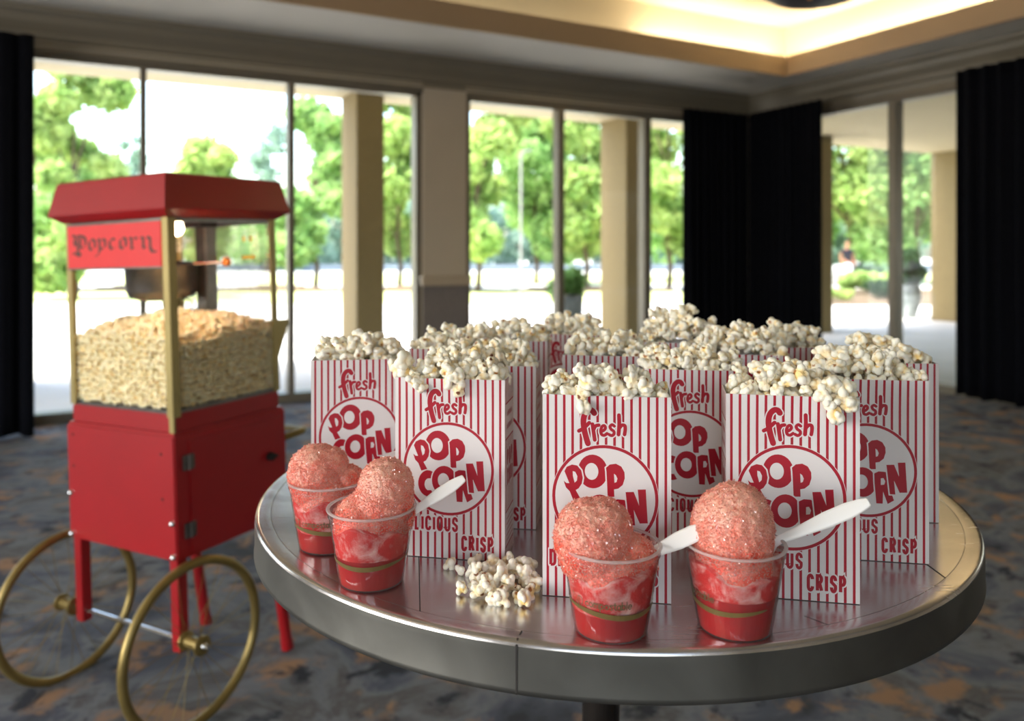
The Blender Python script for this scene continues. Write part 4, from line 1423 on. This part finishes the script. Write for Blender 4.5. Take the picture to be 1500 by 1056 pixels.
def spoon(pa, pb, label, w=.0085, twist=0.0):
    """flat plastic spoon; pa is the handle's end, pb down in the ice (camera-side metres: right, ahead, up)"""
    A, B_ = W(pa[0], pa[1], pa[2]), W(pb[0], pb[1], pb[2])
    x = (A - B_).normalized(); L = (A - B_).length
    up = Vector((0, 0, 1)); y = up.cross(x).normalized(); z = x.cross(y)
    q = Matrix.Rotation(twist, 3, x); y = q @ y; z = q @ z
    prof = [(-.012, .0), (-.010, .006), (-.004, .0095), (.003, .0090), (.009, .0045), (.014, .0034), (L * .35, w * .42), (L * .6, w * .6), (L * .8, w * .6), (L * .93, w * .46), (L * .99, w * .36), (L, w * .26)]
    mb = MB(); vs, fs = [], []
    for t_, hw in prof:
        bow = .0016 * math.sin(max(0, t_) / L * PI)
        dish = -.003 if -.009 < t_ < .006 else 0
        for (s, zz) in ((-1, .0006), (-.7, .0012), (0, .0007 + dish), (.7, .0012), (1, .0006), (1, -.0005), (.7, -.0008), (0, -.0008 + dish), (-.7, -.0008), (-1, -.0005)):
            v = B_ + x * t_ + y * (hw * s) + z * (zz + bow)
            vs.append(v)
    n = 10
    for i in range(len(prof) - 1):
        for k in range(n): fs.append((i * n + k, i * n + (k + 1) % n, (i + 1) * n + (k + 1) % n, (i + 1) * n + k))
    fs.append(tuple(range(n - 1, -1, -1))); fs.append(tuple((len(prof) - 1) * n + k for k in range(n)))
    ctr = sum((Vector(v) for v in vs), Vector()) / len(vs)
    mb.add([Vector(v) - ctr for v in vs], fs)
    o = mb.build('plastic_spoon', M['white_plastic'], None, smooth=True, loc=ctr)
    return tag(o, label, 'spoon', 'white plastic spoons in the ice cups')

# cups: lobes in cup space (x right, y away, z up from the table)
snow_cone(-.202, .860, [(-.013, .0, .080, .0305), (-.010, 0, .066, .030), (.020, .004, .066, .021), (0, 0, .050, .033), (.0, .0, .086, .022)], 'shaved ice cup at the back left, partly hidden by another cup', 3, print_rot=-PI / 2 - 1.35)
snow_cone(-.138, .769, [(.014, .0, .093, .0265), (.012, 0, .078, .029), (-.006, 0, .057, .030), (0, 0, .048, .031), (.02, .0, .064, .022)], 'shaved ice cup with tall leaning scoop, before the left front box', 5, syrup=.030, print_rot=-PI / 2 + 1.2)
snow_cone(.0848, .672, [(-.018, 0, .080, .030), (-.015, 0, .068, .031), (-.022, 0, .077, .027), (.018, 0, .058, .022), (0, 0, .046, .033), (-.008, 0, .085, .026)], 'shaved ice cup at the centre front whose compostable print faces out', 9)
snow_cone(.192, .675, [(-.002, 0, .0855, .0345), (-.002, 0, .076, .034), (.0, 0, .060, .030), (0, 0, .048, .033), (.001, .0, .094, .029)], 'shaved ice cup on the right with a round scoop and dark red syrup', 14, syrup=.034, print_rot=-PI / 2 - 2.6)
def sp3(px, py, d): return ((px - 750) / FPX * d, d, EYE - (py - HOR) / FPX * d)
spoon(sp3(680, 700, .775), sp3(590, 760, .7715), 'white spoon pointing at the left front box from the tall leaning scoop', .0100, 1.15)
spoon(sp3(1037, 772, .665), sp3(930, 822, .675), 'white spoon in the centre front ice cup', .0118, 1.15)
spoon(sp3(1273, 735, .672), sp3(1120, 800, .680), 'white spoon in the right front ice cup', .0112, 1.15)
spoon(sp3(585, 664, .90), sp3(525, 700, .868), 'white spoon in the back left ice cup', .011, 1.15)

# ------------------------------------------------------------------ the cart and the popcorn machine
PHI = math.radians(28.5)
Bc = W(-.4215 * 2.05, 2.05)              # the near corner on the floor
CW, CD = .462, .400
# local frame: x along the front face from the near corner to the far left corner is -x; y runs along the side, away
# (camera frame) front runs (-cos, sin), side runs (sin, cos)
rz_cart = -PHI - YAW
LEAN = math.radians(1.75)
view_axis = Vector((SN, CS, 0))
def cart_root(name, label, cat):
    o = empty(name, (Bc.x, Bc.y, 0))
    q = Matrix.Rotation(-LEAN, 4, view_axis) @ Matrix.Rotation(rz_cart, 4, 'Z')
    o.rotation_euler = q.to_euler()
    return tag(o, label, cat)
cart = cart_root('popcorn_cart', 'red popcorn cart on two gold spoked wheels, carrying the glass machine', 'cart')
X0, X1, Y0, Y1 = -CW, 0.0, 0.0, CD
ZB, ZT = .432, .762
mb = MB()
mb.box(X0, X1, Y0, Y1, ZB, ZT, bev=.004)
mb.box(X0 + .006, X1 - .006, Y0 + .006, Y1 - .006, ZT - .002, ZT + .006)
mb.build('cabinet', M['red_metal'], cart)
mb = MB(); mb.box(X1 - .001, X1 + .004, .045, Y1 - .02, ZB + .015, ZT - .02, bev=.0015)
door = mb.build('door', M['red_metal'], cart)
for z in (ZB + .075, ZT - .075):
    mb = MB(); mb.box(X1 + .002, X1 + .009, .022, .058, z - .02, z + .02, bev=.002)
    mb.tube([(X1 + .010, .041, z - .02), (X1 + .010, .041, z + .02)], .0035, 8); mb.build('hinge', M['steel'], door)
mb = MB(); mb.tube([(X1 + .003, Y1 - .075, ZT - .13), (X1 + .02, Y1 - .075, ZT - .13)], .012, 14); mb.box(X1 + .015, X1 + .024, Y1 - .092, Y1 - .058, ZT - .134, ZT - .126)
mb.build('latch', M['dark'], door)
for (x, z) in ((X0 + .012, ZB + .13), (X1 - .014, ZB + .10), (X1 - .014, ZB + .012), (X0 + .012, ZB + .012)):
    mb = MB(); mb.lathe([(.0085, 0), (.0075, .004), (.004, .007), (0, .008)], 14, M=Matrix.Translation((x, Y0 - .0005, z)) @ Matrix.Rotation(PI / 2, 4, 'X'))
    mb.build('bolt', M['chrome'], cart, smooth=True)
for (x, z) in ((X0 + .03, ZT - .03), (X0 + .03, ZT - .12), (X1 - .05, ZT - .05), (X1 - .05, ZT - .17)):
    mb = MB(); mb.lathe([(.004, 0), (.003, .002), (0, .002)], 10, M=Matrix.Translation((x, Y0 - .0003, z)) @ Matrix.Rotation(PI / 2, 4, 'X'))
    mb.build('rivet', M['seam'], cart)
WR = .220
def leg(x0, x1, y0, y1, z0): 
    mb = MB(); mb.box(x0, x1, y0, y1, z0, ZB + .02, bev=.002); mb.build('leg', M['red_metal'], cart)
leg(X0 + .012, X0 + .044, Y0 + .004, Y0 + .034, WR - .03)
leg(X1 - .036, X1 - .004, Y0 + .004, Y0 + .034, WR - .03)
for x in (X0 + .045, X1 - .05):
    mb = MB(); mb.tube([(x, Y1 + .028, .012), (x, Y1 - .03, ZB + .02)], .017, 14)
    lg = mb.build('leg', M['red_metal'], cart, smooth=False)
    mb = MB(); mb.tube([(x, Y1 + .0295, 0), (x, Y1 + .026, .03)], .019, 14); mb.build('foot', M['red_metal'], lg)
AY = Y0 + .019
mb = MB(); mb.tube([(X0 - .085, AY, WR), (X1 + .085, AY, WR)], .006, 10); mb.build('axle', M['chrome'], cart)
mb = MB()
mb.tube([(X0 + .03, Y1 - .01, ZT - .10), (X0 + .03, Y1 + .10, ZT - .095), (X0 + .035, Y1 + .115, ZT - .095), (X1 - .035, Y1 + .115, ZT - .095), (X1 - .03, Y1 + .10, ZT - .095), (X1 - .03, Y1 - .01, ZT - .10)], .011, 12)
mb.build('push_handle', M['gold'], cart, smooth=True)
for (wx, s) in ((X0 - .046, -1), (X1 + .034, 1)):
    c = Vector((wx, AY, WR))
    mb = MB()
    mb.tube([(wx, AY + (WR - .0125) * math.cos(2 * PI * k / 72), WR + (WR - .0125) * math.sin(2 * PI * k / 72)) for k in range(72)], (.0125), 12, closed=True)
    wheel = mb.build('wheel', M['gold'], cart, smooth=True)
    mb = MB()
    Mx = Matrix.Translation(c) @ Matrix.Rotation(PI / 2, 4, 'Y')
    mb.lathe([(0, -.040), (.020, -.040), (.024, -.036), (.024, -.030), (.016, -.028), (.016, .022), (.026, .025), (.026, .031), (.020, .034), (0, .034)], 24, M=Mx)
    mb.build('hub', M['gold'], wheel, smooth=False)
    mb = MB(); mb.lathe([(.010, .033), (.010, .040), (.007, .045), (0, .046)] if s > 0 else [(.010, -.039), (.010, -.044), (.007, -.048), (0, -.049)], 14, M=Mx); mb.build('axle_nut', M['chrome'], wheel, smooth=True)
    mb = MB()
    for k in range(28):
        a = 2 * PI * k / 28; side = .02 if k % 2 else -.026
        b_ = a + (.32 if k % 4 < 2 else -.32)
        mb.tube([(wx + side, AY + .02 * math.cos(b_), WR + .02 * math.sin(b_)), (wx, AY + (WR - .014) * math.cos(a), WR + (WR - .014) * math.sin(a))], (.0008), 5, caps=False)
    mb.build('spokes', M['gold'], wheel)

# machine
mach = cart_root('popcorn_machine', 'glass-sided popcorn machine with red hood and Popcorn sign, standing on the red cart', 'popcorn machine')
ins = .012
a0, a1, c0, c1 = X0 + ins, X1 - ins, Y0 + ins, Y1 - ins
GZ0, GZ1 = .822, 1.340
mb = MB(); mb.box(a0, a1, c0, c1, ZT + .006, GZ0 - .006, bev=.003); mb.build('base', M['red_metal'], mach)
mb = MB(); mb.box(a0 + .002, a1 - .002, c0 + .002, c1 - .002, GZ0 - .006, GZ0 + .004, bev=.001); mb.build('floor_tray', M['steel'], mach)
pw = .021
for (x, y) in ((a0, c0), (a1 - pw, c0), (a0, c1 - pw), (a1 - pw, c1 - pw)):
    mb = MB()
    z0 = GZ0 - .004
    near = (x > -0.1 and y < .1)
    ox = -.0015 if x < -.2 else .0015
    oy = -.0015 if y < .2 else .0015
    # an angle section: two thin flanges round the corner
    fx = (x - .002, x + pw) if x < -.2 else (x, x + pw + .002)
    fy = (y - .002, y + .002) if y < .2 else (y + pw - .002, y + pw + .002)
    lo = ZT - .004 if near else z0
    mb.box(fx[0], fx[1], fy[0] + oy, fy[1] + oy, z0 if not near else z0 - .01, GZ1)
    gx = (x - .002, x + .002) if x < -.2 else (x + pw - .002, x + pw + .002)
    gy = (y - .002, y + pw) if y < .2 else (y, y + pw + .002)
    mb.box(gx[0] + ox, gx[1] + ox, gy[0], gy[1], z0 if not near else z0 - .01, GZ1)
    if near: mb.box(x + pw - .014, x + pw + .004, y - .004, y + .002, ZT - .016, z0)
    mb.build('corner_post', M['gold_post'], mach)
th = .003
for nm_, v in (('front', [(a0 + .004, c0 + .004), (a1 - .004, c0 + .004)]), ('side', [(a1 - .004, c0 + .004), (a1 - .004, c1 - .004)]), ('rear', [(a1 - .004, c1 - .004), (a0 + .004, c1 - .004)]), ('other', [(a0 + .004, c1 - .004), (a0 + .004, c0 + .004)])):
    (xa, ya), (xb, yb) = v
    mb = MB(); mb.add([(xa, ya, GZ0), (xb, yb, GZ0), (xb, yb, GZ1), (xa, ya, GZ1)], [(0, 1, 2, 3)])
    pn = mb.build('glass_pane', M['case_glass'], mach)
    if nm_ == 'rear':
        mb = MB(); y = c1 - .0055
        for dx in (.095, .125):
            cx_ = a1 - dx
            mb.add([(cx_ - .008, y, 1.285), (cx_, y, 1.273), (cx_ + .008, y, 1.285), (cx_, y, 1.297)], [(0, 1, 2, 3)])
        mb.add([(a1 - .135, y, 1.222), (a1 - .078, y, 1.222), (a1 - .078, y, 1.233), (a1 - .135, y, 1.233)], [(0, 1, 2, 3)])
        mb.build('sticker', M['yellow'], pn)
# hood: skirt flaring to a lip, then the tapering cap
ov = .034
def ringr(ax, z): return [(a0 - ax, c0 - ax, z), (a1 + ax, c0 - ax, z), (a1 + ax, c1 + ax, z), (a0 - ax, c1 + ax, z)]
lv = [ringr(-.004, GZ1 - .002), ringr(.004, GZ1), ringr(.012, GZ1 + .004), ringr(ov, 1.360), ringr(ov + .001, 1.364), ringr(ov - .018, 1.453), ringr(ov - .026, 1.458), ringr(-.12, 1.461)]
vs = [p for q in lv for p in q]; fs = []
for i in range(len(lv) - 1):
    for k in range(4): fs.append((i * 4 + k, i * 4 + (k + 1) % 4, (i + 1) * 4 + (k + 1) % 4, (i + 1) * 4 + k))
fs.append(tuple(len(vs) - 4 + k for k in range(4))); fs.append((3, 2, 1, 0))
mb = MB(); mb.add(vs, fs)
mb.build('hood', M['red_metal'], mach)
# header rail round the top of the glass
mb = MB()
for (xa, xb, ya, yb) in ((a0, a1, c0, c0 + .006), (a0, a1, c1 - .006, c1), (a0, a0 + .006, c0 + .006, c1 - .006), (a1 - .006, a1, c0 + .006, c1 - .006)):
    mb.box(xa, xb, ya, yb, GZ1 - .012, GZ1)
mb.build('header_rail', M['steel'], mach)
# sign
SW0, SW1, SZ0, SZ1 = a0 + .010, a1 - .022, 1.210, 1.331
mb = MB(); mb.box(SW0, SW1, c0 - .006, c0 - .002, SZ0, SZ1, bev=.0008)
mb.box(SW0, SW1, c0 - .0064, c0 - .0055, SZ0 - .005, SZ0, 1); mb.box(SW0, SW1, c0 - .0064, c0 - .0055, SZ1, SZ1 + .006, 1)
def nib(pr, pts, w=7.5, ang_=40, mi=0):
    """broad-nib pen stroke: the nib stays at one angle as in blackletter"""
    dx, dy = w / 2 * math.cos(math.radians(ang_)), w / 2 * math.sin(math.radians(ang_))
    for p, q in zip(pts[:-1], pts[1:]):
        quad = [(p[0] - dx, p[1] - dy), (p[0] + dx, p[1] + dy), (q[0] + dx, q[1] + dy), (q[0] - dx, q[1] - dy)]
        if sum(quad[i][0] * quad[(i + 1) % 4][1] - quad[(i + 1) % 4][0] * quad[i][1] for i in range(4)) < 0: quad = quad[::-1]
        area = sum(quad[i][0] * quad[(i + 1) % 4][1] - quad[(i + 1) % 4][0] * quad[i][1] for i in range(4))
        if abs(area) < 4: 
            d_ = Vector((q[0] - p[0], q[1] - p[1])); 
            if d_.length < 1e-6: continue
            d_.normalize(); n_ = Vector((-d_.y, d_.x)) * 1.2
            quad = [(p[0] + n_.x, p[1] + n_.y), (p[0] - n_.x, p[1] - n_.y), (q[0] - n_.x, q[1] - n_.y), (q[0] + n_.x, q[1] + n_.y)]
        pr.poly(quad, mi=mi)
pr = Print(); pr.h = .0003
Wd = 31
bl = [  # strokes in sign-crop units, y down
 [(118, 150), (135, 140), (158, 158), (182, 145), (215, 150), (245, 160), (262, 190), (262, 235), (240, 262), (205, 268)],
 [(182, 150), (178, 220), (184, 290), (170, 318)], [(212, 160), (208, 225), (212, 262)], [(150, 170), (148, 215), (160, 240)],
 [(120, 318), (150, 308), (180, 330), (205, 342)], [(184, 300), (200, 320), (205, 342)],
 [(300, 205), (298, 265), (322, 290), (356, 265), (354, 205), (322, 185), (300, 205)],
 [(388, 185), (402, 205), (400, 300), (385, 335), (355, 345)], [(402, 205), (432, 188), (456, 205), (456, 262), (430, 285), (402, 272)],
 [(548, 205), (522, 188), (500, 210), (500, 262), (520, 288), (556, 268)],
 [(602, 205), (600, 265), (624, 290), (655, 265), (655, 205), (628, 185), (602, 205)],
 [(690, 188), (708, 205), (706, 285), (722, 292)], [(708, 215), (735, 190), (758, 205)],
 [(795, 188), (815, 205), (813, 275), (828, 292)], [(815, 215), (850, 188), (876, 208), (876, 290), (895, 325), (930, 325)],
]
def sgx(x): return SW0 + (x - 75) / 895 * (SW1 - SW0)
def sgz(y): return SZ1 - (y - 55) / 400 * (SZ1 - SZ0)
for s in bl: nib(pr, [(p[0], -p[1]) for p in s], Wd, 38)
pr.to(mb, lambda x, y, h: (sgx(x), c0 - .0062 - h * .6, sgz(-y)), 2)
mb.build('sign_panel', [M['red_sign'], M['steel'], M['sign_ink']], mach)
# kettle and its hanger
kx, ky = (a0 + a1) / 2 - .055, (c0 + c1) / 2
mb = MB()
mb.lathe([(0, 1.104), (.06, 1.106), (.092, 1.118), (.102, 1.138), (.103, 1.205), (.108, 1.208), (.108, 1.214), (.07, 1.222), (.0, 1.226)], 40, M=Matrix.Translation((kx, ky, 0)))
kt = mb.build('kettle', M['steel'], mach, smooth=True)
mb = MB(); mb.tube([(kx + .098, ky + .03, 1.213), (kx + .170, ky + .085, 1.214)], .0035, 8); mb.build('handle', M['chrome'], kt)
mb = MB(); mb.lathe([(0, -.014), (.010, -.011), (.0145, 0), (.010, .011), (0, .014)], 18, M=Matrix.Translation((kx + .176, ky + .09, 1.215))); mb.build('knob', M['orange_knob'], kt, smooth=True)
mb = MB(); mb.lathe([(0, -.012), (.009, -.009), (.012, 0), (.009, .009), (0, .012)], 18, M=Matrix.Translation((kx + .01, ky - .05, 1.232))); mb.build('knob', M['orange_knob'], kt, smooth=True)
mb = MB(); mb.box(kx - .125, kx - .098, ky - .02, ky + .02, 1.18, 1.212, bev=.003); mb.build('pivot_block', M['dark'], kt)
mb = MB(); mb.tube([(kx + .07, ky, 1.12), (kx + .105, ky + .02, 1.10), (kx + .10, ky + .02, 1.07), (kx + .05, ky, 1.055), (kx + .0, ky, 1.08), (kx + .0, ky, 1.11)], .003, 6); mb.build('wire_loop', M['dark'], kt)
mb = MB(); mb.box(kx + .055, kx + .102, ky + .075, ky + .12, 1.0, GZ1, bev=.004); mb.build('hanger_column', M['steel'], mach)
mb = MB(); mb.box(kx + .07, kx + .145, ky + .02, ky + .09, GZ1 - .018, GZ1, bev=.004); mb.build('motor_box', M['dark'], mach)
mb = MB(); mb.lathe([(0, -.026), (.013, -.022), (.02, -.008), (.016, .008), (.011, .02), (.011, .03)], 20, M=Matrix.Translation((a1 - .055, c0 + .07, 1.318)))
mb.build('bulb', emit_mat('warm_bulb_glow', (1, .8, .5, 1), 14), mach, smooth=True)
bl_ = bpy.data.lights.new('machine_bulb_light', 'POINT'); bl_.energy = 1.6; bl_.color = (1, .82, .58); bl_.shadow_soft_size = .02
bo = bpy.data.objects.new('machine_bulb_light', bl_); COL.objects.link(bo)
mw = Matrix.Translation((Bc.x, Bc.y, 0)) @ Matrix.Rotation(-LEAN, 4, view_axis) @ Matrix.Rotation(rz_cart, 4, 'Z')
bo.location = mw @ Vector((a1 - .055, c0 + .07, 1.275))
# serving shelf bracket behind the case
mb = MB()
mb.box(a1 - .05, a1 - .004, c1 + .004, c1 + .055, 1.01, 1.03, bev=.002)
mb.add([(a1 - .006, c1 + .004, 1.01), (a1 - .006, c1 + .052, 1.01), (a1 - .006, c1 + .004, .90), (a1 - .045, c1 + .004, 1.01), (a1 - .045, c1 + .052, 1.01), (a1 - .045, c1 + .004, .90)], [(0, 1, 2), (5, 4, 3), (1, 4, 5, 2), (0, 3, 4, 1), (2, 5, 3, 0)])
mb.build('shelf_bracket', M['gold_post'], mach)

# popcorn behind the glass
r = np.random.default_rng(77)
pts = []
i0, i1, j0, j1 = a0 + .013, a1 - .013, c0 + .013, c1 - .013
def hs(x, y):
    u = (x - i0) / (i1 - i0); v = (y - j0) / (j1 - j0)
    return 1.008 + .048 * max(0, math.sin(PI * u)) ** .7 * max(0, math.sin(PI * min(1, v * .9 + .1))) ** .7 + .018 * noise.noise(Vector((x * 9, y * 9, 3))) + .02 * v
s = .0150
x = i0
while x <= i1:
    y = j0
    while y <= j1:
        pts.append((x + r.uniform(-.004, .004), y + r.uniform(-.004, .004), hs(x, y) + r.uniform(-.006, .006)))
        if r.random() < .35: pts.append((x + r.uniform(-.005, .005), y + r.uniform(-.005, .005), hs(x, y) + .008))
        y += s
    x += s
for side in range(4):
    z = GZ0 + .012
    while z < 1.03:
        u = 0
        while u <= 1:
            if side == 0: x, y = i0 + (i1 - i0) * u, j0
            elif side == 1: x, y = i1, j0 + (j1 - j0) * u
            elif side == 2: x, y = i0, j0 + (j1 - j0) * u
            else: x, y = i0 + (i1 - i0) * u, j1
            if z < hs(x, y):
                ix = .004 * r.random()
                pts.append((min(i1, max(i0, x + r.uniform(-.003, .003))), min(j1, max(j0, y + r.uniform(-.003, .003))), z + r.uniform(-.003, .003)))
            u += s / .39
        z += s
me = heap_mesh('popcorn', pts, KM, 99, 1.08, 1.4, tint=(1.0, .95, .77))
heap = link('popcorn_heap', me, M['popcorn'])
heap.location = (Bc.x, Bc.y, 0); heap.rotation_euler = (Matrix.Rotation(-LEAN, 4, view_axis) @ Matrix.Rotation(rz_cart, 4, 'Z')).to_euler()
tag(heap, 'yellow popcorn heaped behind the glass of the red popcorn machine', 'popcorn', None, 'stuff')
# unseen body of the heap, so no light passes through it
bm = bmesh.new(); bm.from_mesh(me)
N_ = 12
gv = [[bm.verts.new((i0 + .008 + (i1 - i0 - .016) * a / N_, j0 + .008 + (j1 - j0 - .016) * b / N_, hs(i0 + (i1 - i0) * a / N_, j0 + (j1 - j0) * b / N_) - .008)) for b in range(N_ + 1)] for a in range(N_ + 1)]
for a in range(N_):
    for b in range(N_): bm.faces.new((gv[a][b], gv[a + 1][b], gv[a + 1][b + 1], gv[a][b + 1]))
base = {}
edge = [(a, 0) for a in range(N_)] + [(N_, b) for b in range(N_)] + [(a, N_) for a in range(N_, 0, -1)] + [(0, b) for b in range(N_, 0, -1)]
bv = [bm.verts.new((gv[a][b].co.x, gv[a][b].co.y, GZ0 + .006)) for a, b in edge]
for i in range(len(edge)):
    j = (i + 1) % len(edge)
    bm.faces.new((gv[edge[i][0]][edge[i][1]], bv[i], bv[j], gv[edge[j][0]][edge[j][1]]))
lay = bm.verts.layers.float_color.get('tint')
if lay:
    for row in gv:
        for v_ in row: v_[lay] = (.8, .66, .36, 1)
    for v_ in bv: v_[lay] = (.8, .66, .36, 1)
bm.to_mesh(me); bm.free()
